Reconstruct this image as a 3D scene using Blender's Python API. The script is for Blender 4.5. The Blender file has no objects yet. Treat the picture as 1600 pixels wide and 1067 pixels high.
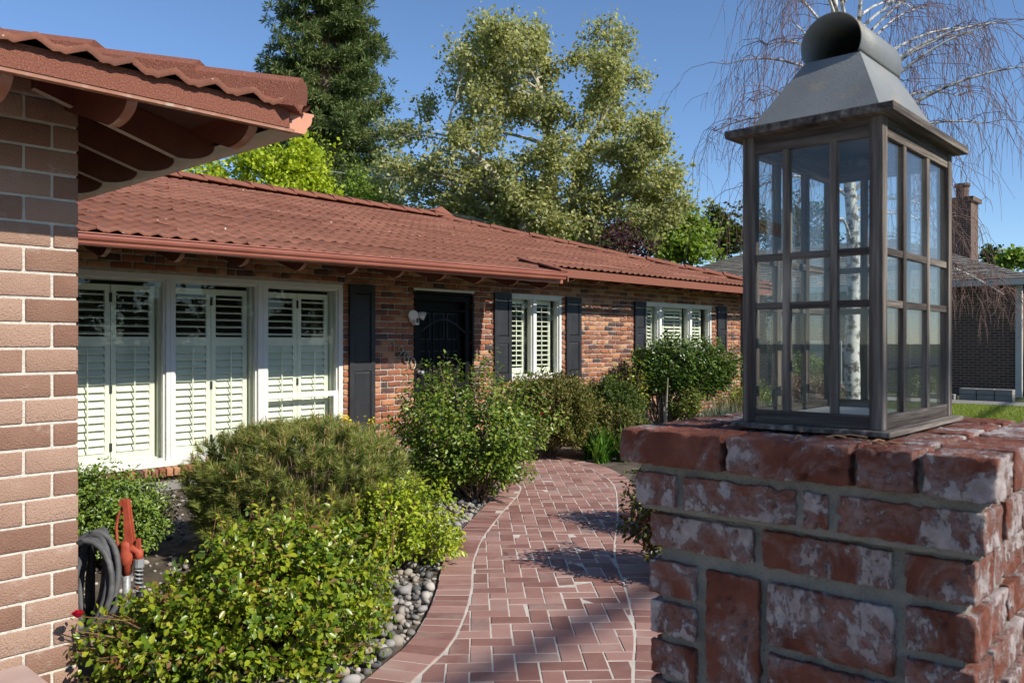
import bpy, bmesh, math, random
import numpy as np
from mathutils import Vector, Matrix, noise as mnoise

random.seed(7)
RNG = np.random.default_rng(11)
scene = bpy.context.scene
COL = scene.collection
R = math.radians
PI = math.pi

# ------------------------------------------------------------------ camera
# X runs along the house front (to the right), Y into the house, Z up. Eye height 1.48 m.
EYE = 1.48
cam_data = bpy.data.cameras.new('camera')
cam_data.sensor_width = 36.0
cam_data.lens = 29.25
cam_data.clip_start = 0.05
cam_data.clip_end = 3000
cam_data.dof.use_dof = True
cam_data.dof.focus_distance = 7.0
cam_data.dof.aperture_fstop = 13.0
cam = bpy.data.objects.new('camera', cam_data)
cam.location = (0, 0, EYE)
cam.rotation_euler = (R(90), 0, R(42.5 - 90))
COL.objects.link(cam)
scene.camera = cam

# ------------------------------------------------------------------ sky and sun
SUN_EL, SUN_AZ = 35.2, 172.0
world = bpy.data.worlds.new('World')
scene.world = world
world.use_nodes = True
wn, wl = world.node_tree.nodes, world.node_tree.links
wn.clear()
w_out = wn.new('ShaderNodeOutputWorld')
w_bg = wn.new('ShaderNodeBackground')
w_sky = wn.new('ShaderNodeTexSky')
w_sky.sky_type = 'NISHITA'
w_sky.sun_disc = False
w_sky.sun_elevation = R(SUN_EL)
w_sky.sun_rotation = R(SUN_AZ)
w_sky.altitude = 1800
w_sky.air_density = 1.1
w_sky.dust_density = 0.0
w_sky.ozone_density = 5.5
w_bg.inputs[1].default_value = 0.118
wl.new(w_sky.outputs[0], w_bg.inputs[0])
wl.new(w_bg.outputs[0], w_out.inputs[0])
sun_data = bpy.data.lights.new('sun', 'SUN')
sun_data.energy = 4.6
sun_data.angle = R(0.53)
sun_data.color = (1.0, 0.94, 0.84)
sun = bpy.data.objects.new('sun', sun_data)
to_sun = Vector((math.sin(R(SUN_AZ)) * math.cos(R(SUN_EL)), math.cos(R(SUN_AZ)) * math.cos(R(SUN_EL)), math.sin(R(SUN_EL))))
sun.rotation_euler = to_sun.to_track_quat('Z', 'Y').to_euler()
COL.objects.link(sun)
scene.view_settings.view_transform = 'Standard'
scene.view_settings.look = 'None'
scene.view_settings.exposure = 0.45
scene.view_settings.gamma = 1.0
scene.render.engine = 'CYCLES'
scene.cycles.max_bounces = 10
scene.cycles.transparent_max_bounces = 24
scene.cycles.use_adaptive_sampling = True
scene.cycles.adaptive_threshold = 0.02

# ------------------------------------------------------------------ object helpers
def tag(o, label=None, cat=None, group=None, kind=None):
    if label: o['label'] = label
    if cat: o['category'] = cat
    if group: o['group'] = group
    if kind: o['kind'] = kind
    return o

def empty(name, loc=(0, 0, 0)):
    o = bpy.data.objects.new(name, None)
    o.location = loc
    o.empty_display_size = 0.1
    COL.objects.link(o)
    return o

def adopt(o, parent):
    if parent is not None:
        o.parent = parent
        if parent.type == 'EMPTY' and parent.parent is None:
            o.matrix_parent_inverse = Matrix.Translation(-Vector(parent.location))

def link(name, me, parent=None):
    o = bpy.data.objects.new(name, me)
    COL.objects.link(o)
    adopt(o, parent)
    return o

class MB:
    """collects shapes into one mesh"""
    def __init__(self):
        self.v, self.f = [], []
    def add(self, vs, fs):
        n = len(self.v)
        self.v.extend([tuple(p) for p in vs])
        self.f.extend([tuple(i + n for i in f) for f in fs])
        return self
    def box(self, x0, x1, y0, y1, z0, z1):
        vs = [(x0, y0, z0), (x1, y0, z0), (x1, y1, z0), (x0, y1, z0), (x0, y0, z1), (x1, y0, z1), (x1, y1, z1), (x0, y1, z1)]
        return self.add(vs, [(0, 3, 2, 1), (4, 5, 6, 7), (0, 1, 5, 4), (1, 2, 6, 5), (2, 3, 7, 6), (3, 0, 4, 7)])
    def obox(self, c, ax, ay, az):
        c, ax, ay, az = Vector(c), Vector(ax), Vector(ay), Vector(az)
        vs = [c + sx * ax + sy * ay + sz * az for sz in (-1, 1) for sx, sy in ((-1, -1), (1, -1), (1, 1), (-1, 1))]
        return self.add(vs, [(0, 3, 2, 1), (4, 5, 6, 7), (0, 1, 5, 4), (1, 2, 6, 5), (2, 3, 7, 6), (3, 0, 4, 7)])
    def tube(self, pts, radii, n=8, cap=True):
        pts = [Vector(p) for p in pts]
        radii = [float(r) for r in radii] if hasattr(radii, "__len__") else [float(radii)] * len(pts)
        base = len(self.v)
        prev = None
        for i, p in enumerate(pts):
            t = (pts[min(i + 1, len(pts) - 1)] - pts[max(i - 1, 0)])
            if t.length < 1e-9: t = Vector((0, 0, 1))
            t.normalize()
            if prev is None:
                a = Vector((0, 0, 1)) if abs(t.z) < 0.9 else Vector((1, 0, 0))
                u = t.cross(a).normalized()
            else:
                u = (prev - t * prev.dot(t))
                if u.length < 1e-6: u = t.orthogonal()
                u.normalize()
            prev = u
            w = t.cross(u)
            for k in range(n):
                an = 2 * PI * k / n
                self.v.append(tuple(p + radii[i] * (math.cos(an) * u + math.sin(an) * w)))
        for i in range(len(pts) - 1):
            for k in range(n):
                a = base + i * n + k; b = base + i * n + (k + 1) % n
                self.f.append((a, b, b + n, a + n))
        if cap:
            self.f.append(tuple(base + k for k in reversed(range(n))))
            e = base + (len(pts) - 1) * n
            self.f.append(tuple(e + k for k in range(n)))
        return self
    def prism(self, poly, off):
        """poly: list of 3D points, extruded by vector off"""
        off = Vector(off); n = len(poly)
        vs = [Vector(p) for p in poly] + [Vector(p) + off for p in poly]
        fs = [tuple(reversed(range(n))), tuple(range(n, 2 * n))]
        fs += [(i, (i + 1) % n, n + (i + 1) % n, n + i) for i in range(n)]
        return self.add(vs, fs)
    def lathe(self, prof, center, n=16, axis='Z'):
        base = len(self.v)
        for r, z in prof:
            for k in range(n):
                a = 2 * PI * k / n
                if axis == 'Z': p = (center[0] + r * math.cos(a), center[1] + r * math.sin(a), center[2] + z)
                else: p = (center[0] + r * math.cos(a), center[1] + z, center[2] + r * math.sin(a))
                self.v.append(p)
        for i in range(len(prof) - 1):
            for k in range(n):
                a = base + i * n + k; b = base + i * n + (k + 1) % n
                self.f.append((a, b, b + n, a + n))
        self.f.append(tuple(base + k for k in range(n)))
        e = base + (len(prof) - 1) * n
        self.f.append(tuple(e + k for k in range(n)))
        return self
    def mesh(self, name, mat, smooth=False, fix=True):
        me = bpy.data.meshes.new(name)
        me.from_pydata(self.v, [], self.f)
        if mat is not None: me.materials.append(mat)
        if fix:
            bm = bmesh.new(); bm.from_mesh(me)
            bmesh.ops.recalc_face_normals(bm, faces=bm.faces)
            bm.to_mesh(me); bm.free()
        if smooth: me.shade_smooth()
        me.update()
        return me
    def build(self, name, mat, parent=None, smooth=False, fix=True, bevel=0.0):
        me = self.mesh(name, mat, smooth, fix)
        if bevel > 0:
            bm = bmesh.new(); bm.from_mesh(me)
            bmesh.ops.bevel(bm, geom=list(bm.edges), offset=bevel, segments=2, affect='EDGES', profile=0.6)
            bm.to_mesh(me); bm.free()
        return link(name, me, parent)

def np_mesh(name, V, F, mat, rnd=None, smooth=False):
    """V (n,3), F (m,k) same-size faces"""
    me = bpy.data.meshes.new(name)
    V = np.asarray(V, np.float32); F = np.asarray(F, np.int32)
    m, k = F.shape
    me.vertices.add(len(V)); me.vertices.foreach_set('co', V.ravel())
    me.loops.add(m * k); me.loops.foreach_set('vertex_index', F.ravel())
    me.polygons.add(m)
    me.polygons.foreach_set('loop_start', np.arange(0, m * k, k, dtype=np.int32))
    if rnd is not None:
        at = me.attributes.new('rnd', 'FLOAT', 'POINT')
        at.data.foreach_set('value', np.asarray(rnd, np.float32))
    if mat is not None: me.materials.append(mat)
    me.update(calc_edges=True)
    if smooth: me.shade_smooth()
    return me

# ------------------------------------------------------------------ materials
def nodes_of(name):
    m = bpy.data.materials.new(name); m.use_nodes = True
    nt = m.node_tree
    return m, nt.nodes, nt.links, nt.nodes['Principled BSDF']

def ramp(n, stops):
    r = n.new('ShaderNodeValToRGB')
    el = r.color_ramp.elements
    while len(el) > 1: el.remove(el[-1])
    el[0].position = stops[0][0]; el[0].color = (*stops[0][1], 1)
    for p, c in stops[1:]:
        e = el.new(p); e.color = (*c, 1)
    return r

def math_node(n, l, op, a, b=None):
    m = n.new('ShaderNodeMath'); m.operation = op
    for i, x in enumerate((a, b)):
        if x is None: continue
        if isinstance(x, (int, float)): m.inputs[i].default_value = x
        else: l.new(x, m.inputs[i])
    return m.outputs[0]

def rnd_out(n, l):
    oi = n.new('ShaderNodeObjectInfo')
    at = n.new('ShaderNodeAttribute'); at.attribute_name = 'rnd'
    return math_node(n, l, 'FRACT', math_node(n, l, 'ADD', oi.outputs['Random'], at.outputs['Fac']))

def coords(n, l, scale=(1, 1, 1), jitter=True):
    tc = n.new('ShaderNodeTexCoord')
    mp = n.new('ShaderNodeMapping')
    mp.inputs['Scale'].default_value = scale
    l.new(tc.outputs['Object'], mp.inputs['Vector'])
    if jitter:
        oi = n.new('ShaderNodeObjectInfo')
        cb = n.new('ShaderNodeCombineXYZ')
        for i, k in enumerate((37.0, 91.0, 53.0)):
            l.new(math_node(n, l, 'MULTIPLY', oi.outputs['Random'], k), cb.inputs[i])
        l.new(cb.outputs[0], mp.inputs['Location'])
    return mp.outputs[0]

def noise_node(n, l, vec, scale, detail=4, rough=0.55):
    t = n.new('ShaderNodeTexNoise')
    t.inputs['Scale'].default_value = scale
    t.inputs['Detail'].default_value = detail
    t.inputs['Roughness'].default_value = rough
    l.new(vec, t.inputs['Vector'])
    return t.outputs['Fac']

def mixc(n, l, fac, a, b, mode='MIX'):
    m = n.new('ShaderNodeMix'); m.data_type = 'RGBA'; m.blend_type = mode
    for sock, x in ((m.inputs[0], fac), (m.inputs[6], a), (m.inputs[7], b)):
        if isinstance(x, (int, float)): sock.default_value = x
        elif isinstance(x, tuple): sock.default_value = (*x, 1)
        else: l.new(x, sock)
    return m.outputs[2]

def surf(name, stops, nscale=6, detail=5, rough=0.8, bump=0.0, bscale=80, rnd_amt=0.0, spec=0.3, stretch=(1, 1, 1), metallic=0.0,
         speck=None, patch=None, jitter=True):
    """colour ramp over noise and a per-piece random number; optional specks (colour, threshold, scale) and patches (colour, lo, hi, scale)"""
    m, n, l, b = nodes_of(name)
    vec = coords(n, l, stretch, jitter)
    nz = noise_node(n, l, vec, nscale, detail)
    fac = nz
    if rnd_amt > 0:
        fac = math_node(n, l, 'ADD', math_node(n, l, 'MULTIPLY', nz, 1 - rnd_amt), math_node(n, l, 'MULTIPLY', rnd_out(n, l), rnd_amt))
    rp = ramp(n, stops); l.new(fac, rp.inputs[0])
    col = rp.outputs[0]
    if patch:
        pn = noise_node(n, l, vec, patch[3], 7, 0.62)
        pr = ramp(n, [(patch[1], (0, 0, 0)), (patch[2], (1, 1, 1))]); l.new(pn, pr.inputs[0])
        col = mixc(n, l, pr.outputs[0], col, patch[0])
    if speck:
        sn = noise_node(n, l, vec, speck[2], 2, 0.5)
        sr = ramp(n, [(speck[1], (0, 0, 0)), (min(0.99, speck[1] + 0.04), (1, 1, 1))]); l.new(sn, sr.inputs[0])
        col = mixc(n, l, sr.outputs[0], col, speck[0])
    l.new(col, b.inputs['Base Color'])
    b.inputs['Roughness'].default_value = rough
    b.inputs['Specular IOR Level'].default_value = spec
    b.inputs['Metallic'].default_value = metallic
    if bump > 0:
        bn = noise_node(n, l, vec, bscale, 6, 0.6)
        bp = n.new('ShaderNodeBump'); bp.inputs['Strength'].default_value = bump; bp.inputs['Distance'].default_value = 0.01
        l.new(bn, bp.inputs['Height']); l.new(bp.outputs[0], b.inputs['Normal'])
    return m

def leafmat(name, stops, trans=0.35, rough=0.45, spec=0.4):
    m, n, l, b = nodes_of(name)
    rp = ramp(n, stops); l.new(rnd_out(n, l), rp.inputs[0])
    l.new(rp.outputs[0], b.inputs['Base Color'])
    b.inputs['Roughness'].default_value = rough
    b.inputs['Specular IOR Level'].default_value = spec
    tr = n.new('ShaderNodeBsdfTranslucent')
    l.new(mixc(n, l, 1.0, rp.outputs[0], (1.0, 1.0, 0.55), 'MULTIPLY'), tr.inputs[0])
    mx = n.new('ShaderNodeMixShader'); mx.inputs[0].default_value = trans
    l.new(b.outputs[0], mx.inputs[1]); l.new(tr.outputs[0], mx.inputs[2])
    l.new(mx.outputs[0], n['Material Output'].inputs[0])
    return m

def glassmat(name, tint=(0.95, 0.97, 0.95), dirt=0.02, f0=0.03, boost=0.75):
    """clear sheet: transparent, a little dusty, mirror-like towards grazing angles (same from both sides)"""
    m, n, l, b = nodes_of(name)
    n.remove(b)
    tr = n.new('ShaderNodeBsdfTransparent'); tr.inputs[0].default_value = (*tint, 1)
    gl = n.new('ShaderNodeBsdfGlossy'); gl.inputs['Roughness'].default_value = 0.0
    df = n.new('ShaderNodeBsdfDiffuse'); df.inputs[0].default_value = (0.5, 0.5, 0.47, 1)
    lw = n.new('ShaderNodeLayerWeight'); lw.inputs[0].default_value = 0.5
    vec = coords(n, l, (1, 1, 1), False)
    nz = noise_node(n, l, vec, 9, 6, 0.65)
    dm = n.new('ShaderNodeMixShader')
    l.new(math_node(n, l, 'MULTIPLY', nz, dirt * 2), dm.inputs[0])
    l.new(tr.outputs[0], dm.inputs[1]); l.new(df.outputs[0], dm.inputs[2])
    mx = n.new('ShaderNodeMixShader')
    fr = math_node(n, l, 'ADD', math_node(n, l, 'MULTIPLY', math_node(n, l, 'POWER', lw.outputs['Facing'], 4.5), boost), f0)
    l.new(fr, mx.inputs[0])
    l.new(dm.outputs[0], mx.inputs[1]); l.new(gl.outputs[0], mx.inputs[2])
    l.new(mx.outputs[0], n['Material Output'].inputs[0])
    return m

MT = {}
MT['soil'] = surf('soil', [(0.3, (0.05, 0.038, 0.028)), (0.55, (0.11, 0.085, 0.062)), (0.75, (0.2, 0.165, 0.13))], 5, 8, 0.95, 0.9, 45)
MT['earth'] = surf('dry_ground', [(0.3, (0.045, 0.06, 0.022)), (0.6, (0.075, 0.09, 0.035)), (0.8, (0.11, 0.105, 0.055))], 0.6, 8, 0.95, 0.6, 20)
MT['concrete'] = surf('concrete', [(0.3, (0.2, 0.19, 0.175)), (0.7, (0.28, 0.265, 0.245))], 3, 6, 0.9, 0.25, 120)
MT['pinkslab'] = surf('pink_concrete', [(0.3, (0.4, 0.28, 0.24)), (0.7, (0.5, 0.37, 0.32))], 4, 6, 0.9, 0.2, 150)
MT['asphalt'] = surf('asphalt', [(0.3, (0.04, 0.04, 0.042)), (0.7, (0.065, 0.065, 0.065))], 4, 6, 0.9, 0.4, 150)
MT['grout'] = surf('path_grout', [(0.3, (0.46, 0.4, 0.34)), (0.7, (0.6, 0.54, 0.47))], 9, 6, 0.95, 0.3, 120)
MT['paver'] = surf('red_paver', [(0.2, (0.19, 0.088, 0.07)), (0.5, (0.285, 0.145, 0.118)), (0.8, (0.37, 0.215, 0.178))], 7, 8, 0.8, 0.25, 160, rnd_amt=0.55, spec=0.35,
                   patch=((0.4, 0.32, 0.27), 0.52, 0.85, 2.1), speck=((0.14, 0.075, 0.06), 0.68, 190))
MT['mortar'] = surf('wall_mortar', [(0.3, (0.34, 0.28, 0.23)), (0.7, (0.48, 0.42, 0.36))], 14, 6, 0.95, 0.8, 60)
MT['brick'] = surf('used_brick', [(0.13, (0.07, 0.048, 0.046)), (0.22, (0.15, 0.07, 0.052)), (0.32, (0.23, 0.08, 0.044)), (0.46, (0.34, 0.13, 0.06)), (0.6, (0.23, 0.1, 0.066)), (0.7, (0.42, 0.19, 0.09)), (0.8, (0.46, 0.25, 0.14)), (0.9, (0.25, 0.12, 0.09))],
                   9, 6, 0.9, 0.9, 70, rnd_amt=0.74, patch=((0.5, 0.43, 0.36), 0.69, 0.76, 6.0))
MT['wingbrick'] = surf('tan_brick', [(0.25, (0.24, 0.13, 0.089)), (0.5, (0.335, 0.2, 0.142)), (0.75, (0.415, 0.27, 0.198))], 5, 5, 0.9, 1.0, 150, rnd_amt=0.62,
                       speck=((0.19, 0.105, 0.075), 0.65, 240), patch=((0.48, 0.38, 0.31), 0.6, 0.78, 9))
MT['wingmortar'] = surf('pale_mortar', [(0.3, (0.52, 0.48, 0.41)), (0.7, (0.64, 0.6, 0.53))], 20, 6, 0.95, 0.9, 90)
MT['pmortar'] = surf('pillar_mortar', [(0.3, (0.17, 0.16, 0.135)), (0.7, (0.29, 0.27, 0.23))], 12, 8, 0.95, 1.0, 80, speck=((0.13, 0.12, 0.1), 0.66, 200))
MT['roof'] = surf('roof_granules', [(0.3, (0.155, 0.064, 0.043)), (0.55, (0.228, 0.096, 0.065)), (0.8, (0.29, 0.133, 0.093))], 320, 3, 0.95, 0.5, 500, spec=0.15, rnd_amt=0.3,
                  patch=((0.15, 0.07, 0.052), 0.52, 0.75, 3.0), speck=((0.62, 0.55, 0.49), 0.72, 26), jitter=True)
MT['rooftrim'] = surf('roof_trim_granules', [(0.3, (0.15, 0.057, 0.038)), (0.55, (0.24, 0.093, 0.063)), (0.8, (0.38, 0.175, 0.125))], 170, 4, 0.95, 0.8, 170, spec=0.15)
MT['gutter'] = surf('gutter_paint', [(0.3, (0.27, 0.088, 0.06)), (0.7, (0.33, 0.115, 0.08))], 3, 4, 0.42, 0.03, 60, spec=0.5)
MT['gutterlight'] = surf('gutter_endcap', [(0.3, (0.5, 0.22, 0.14)), (0.7, (0.58, 0.28, 0.18))], 5, 4, 0.45, 0.03, 60)
MT['gutterpale'] = surf('gutter_underside', [(0.3, (0.3, 0.25, 0.2)), (0.7, (0.4, 0.34, 0.28))], 4, 4, 0.6, 0.03, 60)
MT['rafter'] = surf('rafter_paint', [(0.3, (0.1, 0.03, 0.018)), (0.7, (0.135, 0.042, 0.026))], 3, 4, 0.5, 0.08, 40, stretch=(4, 1, 4))
MT['rafteredge'] = surf('sunlit_tail_pink_strip', [(0.3, (0.27, 0.115, 0.07)), (0.55, (0.31, 0.15, 0.1)), (0.72, (0.42, 0.33, 0.25))], 14, 5, 0.7, 0.1, 40)  # tail ends: sunlight painted in as a paler tone; also the pinkish fascia strip
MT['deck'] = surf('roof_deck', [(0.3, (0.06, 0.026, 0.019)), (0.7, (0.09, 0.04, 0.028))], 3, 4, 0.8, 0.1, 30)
MT['white'] = surf('white_frame', [(0.3, (0.6, 0.595, 0.56)), (0.7, (0.7, 0.695, 0.65))], 3, 4, 0.45, 0.02, 40)
MT['cream'] = surf('cream_shutter', [(0.3, (0.72, 0.73, 0.62)), (0.7, (0.8, 0.81, 0.7))], 3, 3, 0.5)
MT['black'] = surf('black_paint', [(0.3, (0.017, 0.018, 0.021)), (0.7, (0.03, 0.031, 0.035))], 4, 5, 0.5, 0.05, 60, spec=0.35)
MT['blackdoor'] = surf('black_door', [(0.3, (0.006, 0.006, 0.006)), (0.7, (0.01, 0.01, 0.01))], 4, 5, 0.6, 0.05, 60, spec=0.15)
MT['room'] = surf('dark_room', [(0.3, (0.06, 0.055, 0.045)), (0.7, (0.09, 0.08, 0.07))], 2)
MT['glass'] = glassmat('window_glass', (0.96, 0.975, 0.955), 0.004, 0.02, 0.6)
MT['lglass'] = glassmat('lantern_glass', (0.95, 0.965, 0.96), 0.03, 0.03, 0.8)
MT['plastic'] = surf('white_plastic', [(0.3, (0.68, 0.66, 0.63)), (0.7, (0.76, 0.74, 0.71))], 3, 2, 0.4)
MT['lens'] = surf('dark_lens', [(0.3, (0.01, 0.01, 0.012)), (0.7, (0.02, 0.02, 0.02))], 3, 2, 0.15)
MT['bronze'] = surf('bronze_number', [(0.3, (0.28, 0.25, 0.19)), (0.7, (0.42, 0.38, 0.3))], 20, 4, 0.45, metallic=0.4)
MT['zinc'] = surf('weathered_zinc', [(0.3, (0.15, 0.155, 0.15)), (0.6, (0.205, 0.21, 0.2)), (0.8, (0.25, 0.255, 0.24))], 7, 7, 0.55, 0.15, 260, spec=0.45, metallic=0.15,
                  patch=((0.42, 0.29, 0.16), 0.56, 0.8, 6.5))
def wood(name, st): return surf(name, [(0.3, (0.03, 0.022, 0.018)), (0.45, (0.09, 0.072, 0.06)), (0.57, (0.17, 0.142, 0.118)), (0.72, (0.38, 0.325, 0.265))], 34, 8, 0.85, 0.7, 90, stretch=st, rnd_amt=0.15)
MT['wood_z'] = wood('grey_wood_upright', (2.2, 2.2, 0.12))
MT['wood_x'] = wood('grey_wood_along', (0.12, 2.2, 2.2))
MT['wood_y'] = wood('grey_wood_across', (2.2, 0.12, 2.2))
MT['hose'] = surf('hose_rubber', [(0.3, (0.05, 0.051, 0.054)), (0.7, (0.12, 0.12, 0.122))], 14, 5, 0.6, 0.2, 60)
MT['redpaint'] = surf('hydrant_red', [(0.3, (0.3, 0.05, 0.025)), (0.7, (0.42, 0.085, 0.045))], 18, 5, 0.6, 0.15, 60)
MT['galv'] = surf('galvanised', [(0.3, (0.2, 0.21, 0.22)), (0.7, (0.42, 0.43, 0.44))], 30, 6, 0.5, 0.2, 60, metallic=0.3)
MT['blackrubber'] = surf('black_rubber', [(0.3, (0.015, 0.015, 0.015)), (0.7, (0.03, 0.03, 0.03))], 10, 2, 0.5)
MT['stone'] = surf('river_stone', [(0.12, (0.09, 0.09, 0.092)), (0.35, (0.21, 0.195, 0.17)), (0.55, (0.32, 0.27, 0.215)), (0.75, (0.26, 0.25, 0.24)), (0.92, (0.48, 0.43, 0.37))], 6, 5, 0.8, 0.25, 60, rnd_amt=0.8)
MT['bark'] = surf('brown_bark', [(0.3, (0.1, 0.07, 0.05)), (0.7, (0.22, 0.165, 0.12))], 4, 8, 0.95, 0.9, 9, stretch=(3, 3, 0.6))
MT['redbark'] = surf('conifer_bark', [(0.3, (0.16, 0.09, 0.06)), (0.7, (0.3, 0.2, 0.14))], 3, 8, 0.95, 0.9, 9, stretch=(4, 4, 0.3))
MT['palebark'] = surf('mottled_bark', [(0.3, (0.2, 0.175, 0.12)), (0.5, (0.36, 0.33, 0.25)), (0.7, (0.52, 0.49, 0.4))], 2.2, 6, 0.9, 0.3, 20)
MT['birchbark'] = surf('birch_bark', [(0.3, (0.03, 0.028, 0.025)), (0.44, (0.25, 0.23, 0.2)), (0.5, (0.6, 0.58, 0.54)), (0.8, (0.72, 0.7, 0.66))], 5.5, 6, 0.8, 0.2, 30, stretch=(1, 1, 1.3))
MT['birchtwig'] = surf('birch_twig', [(0.3, (0.13, 0.07, 0.062)), (0.7, (0.24, 0.15, 0.13))], 2, 3, 0.8)
MT['twig'] = surf('stem_bark', [(0.3, (0.1, 0.07, 0.045)), (0.7, (0.2, 0.14, 0.09))], 12, 4, 0.9)
MT['redtwig'] = surf('young_stem', [(0.3, (0.15, 0.05, 0.03)), (0.7, (0.2, 0.12, 0.05))], 12, 4, 0.7)
MT['rose'] = leafmat('rose_leaf', [(0.0, (0.06, 0.12, 0.01)), (0.3, (0.14, 0.22, 0.014)), (0.6, (0.24, 0.31, 0.018)), (0.86, (0.38, 0.4, 0.03)), (0.94, (0.24, 0.17, 0.05)), (1.0, (0.22, 0.08, 0.04))], 0.35, 0.33, 0.5)
MT['rose2'] = leafmat('rose_leaf_mid', [(0.0, (0.065, 0.125, 0.016)), (0.4, (0.13, 0.21, 0.024)), (0.75, (0.22, 0.285, 0.035)), (0.93, (0.31, 0.34, 0.05)), (1.0, (0.2, 0.1, 0.05))], 0.35, 0.35, 0.5)
MT['brightrose'] = leafmat('bright_leaf', [(0.0, (0.14, 0.22, 0.012)), (0.5, (0.3, 0.4, 0.02)), (1.0, (0.5, 0.53, 0.03))], 0.4, 0.35, 0.5)
MT['box'] = leafmat('boxwood_leaf', [(0.0, (0.05, 0.1, 0.014)), (0.5, (0.12, 0.2, 0.026)), (1.0, (0.23, 0.31, 0.05))], 0.25, 0.35, 0.5)
MT['holly'] = leafmat('glossy_leaf', [(0.0, (0.04, 0.085, 0.016)), (0.5, (0.09, 0.16, 0.026)), (1.0, (0.18, 0.25, 0.05))], 0.25, 0.28, 0.6)
MT['yew'] = leafmat('yew_needle', [(0.0, (0.05, 0.07, 0.012)), (0.5, (0.105, 0.12, 0.022)), (0.85, (0.19, 0.165, 0.04)), (1.0, (0.27, 0.19, 0.07))], 0.25, 0.6, 0.2)
MT['yewdark'] = leafmat('yew_needle_dark', [(0.0, (0.035, 0.06, 0.012)), (0.6, (0.085, 0.12, 0.022)), (1.0, (0.16, 0.18, 0.04))], 0.25, 0.6, 0.2)
MT['mugo'] = leafmat('pine_needle', [(0.0, (0.09, 0.14, 0.03)), (0.5, (0.19, 0.235, 0.05)), (0.88, (0.31, 0.325, 0.08)), (1.0, (0.42, 0.32, 0.11))], 0.25, 0.5, 0.3)
MT['candle'] = surf('pine_candle', [(0.3, (0.3, 0.15, 0.07)), (0.7, (0.42, 0.25, 0.13))], 10, 3, 0.8)
MT['lavender'] = leafmat('grey_leaf', [(0.0, (0.07, 0.09, 0.06)), (0.6, (0.15, 0.18, 0.125)), (1.0, (0.23, 0.24, 0.16))], 0.25, 0.7, 0.2)
MT['drygrass'] = leafmat('dry_leaf', [(0.0, (0.13, 0.12, 0.05)), (0.6, (0.24, 0.2, 0.1)), (1.0, (0.34, 0.28, 0.16))], 0.25, 0.7, 0.2)
MT['lily'] = leafmat('strap_leaf', [(0.0, (0.06, 0.15, 0.02)), (0.6, (0.12, 0.25, 0.03)), (1.0, (0.2, 0.33, 0.05))], 0.4, 0.4, 0.4)
MT['yellow'] = leafmat('yellow_petal', [(0.0, (0.65, 0.5, 0.02)), (1.0, (0.8, 0.68, 0.05))], 0.3, 0.6, 0.2)
MT['goldleaf'] = leafmat('gold_leaf', [(0.0, (0.14, 0.16, 0.02)), (0.6, (0.32, 0.26, 0.03)), (1.0, (0.5, 0.36, 0.03))], 0.3, 0.6, 0.2)
MT['redpetal'] = leafmat('red_petal', [(0.0, (0.3, 0.005, 0.02)), (1.0, (0.5, 0.012, 0.035))], 0.25, 0.5, 0.3)
MT['nandina'] = leafmat('bronze_leaf', [(0.0, (0.035, 0.055, 0.014)), (0.35, (0.09, 0.1, 0.02)), (0.6, (0.12, 0.05, 0.02)), (0.85, (0.15, 0.035, 0.02)), (1.0, (0.2, 0.18, 0.03))], 0.3, 0.4, 0.4)
MT['barberry'] = leafmat('barberry_leaf', [(0.0, (0.09, 0.045, 0.035)), (0.6, (0.2, 0.1, 0.075)), (1.0, (0.34, 0.24, 0.15))], 0.25, 0.6, 0.3)
MT['grass'] = leafmat('lawn_blade', [(0.0, (0.13, 0.19, 0.025)), (0.6, (0.22, 0.28, 0.04)), (1.0, (0.33, 0.36, 0.08))], 0.35, 0.5, 0.3)
MT['lawn'] = surf('lawn_base', [(0.3, (0.1, 0.14, 0.02)), (0.7, (0.17, 0.22, 0.04))], 3, 7, 0.95, 0.6, 60)
MT['sycamore'] = leafmat('sycamore_leaf', [(0.0, (0.22, 0.24, 0.09)), (0.45, (0.36, 0.38, 0.155)), (0.8, (0.5, 0.5, 0.225)), (1.0, (0.66, 0.62, 0.31))], 0.5, 0.55, 0.3)
MT['maple'] = leafmat('spring_maple_leaf', [(0.0, (0.26, 0.36, 0.02)), (0.5, (0.45, 0.55, 0.032)), (1.0, (0.64, 0.68, 0.06))], 0.5, 0.5, 0.3)
MT['green'] = leafmat('tree_leaf_green', [(0.0, (0.12, 0.2, 0.028)), (0.5, (0.23, 0.34, 0.05)), (1.0, (0.36, 0.44, 0.09))], 0.48, 0.5, 0.3)
MT['dgreen'] = leafmat('tree_leaf_dark', [(0.0, (0.04, 0.065, 0.016)), (0.5, (0.085, 0.11, 0.026)), (1.0, (0.16, 0.17, 0.04))], 0.3, 0.5, 0.3)
MT['purple'] = leafmat('plum_leaf', [(0.0, (0.025, 0.01, 0.014)), (0.6, (0.06, 0.018, 0.024)), (1.0, (0.1, 0.03, 0.035))], 0.3, 0.5, 0.3)
MT['sequoia'] = leafmat('sequoia_spray', [(0.0, (0.07, 0.11, 0.04)), (0.5, (0.135, 0.185, 0.06)), (1.0, (0.22, 0.25, 0.09))], 0.3, 0.7, 0.2)
MT['shingle'] = surf('grey_shingle', [(0.25, (0.12, 0.11, 0.095)), (0.6, (0.22, 0.205, 0.18)), (0.85, (0.3, 0.285, 0.25))], 8, 7, 0.95, 0.5, 60, rnd_amt=0.3, stretch=(1, 1, 1))
MT['greywood'] = surf('pale_gate_paint', [(0.3, (0.42, 0.4, 0.37)), (0.7, (0.52, 0.5, 0.47))], 3, 4, 0.7)
MT['wire'] = surf('cable_black', [(0.3, (0.02, 0.02, 0.02)), (0.7, (0.03, 0.03, 0.03))], 3, 2, 0.6)
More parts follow.
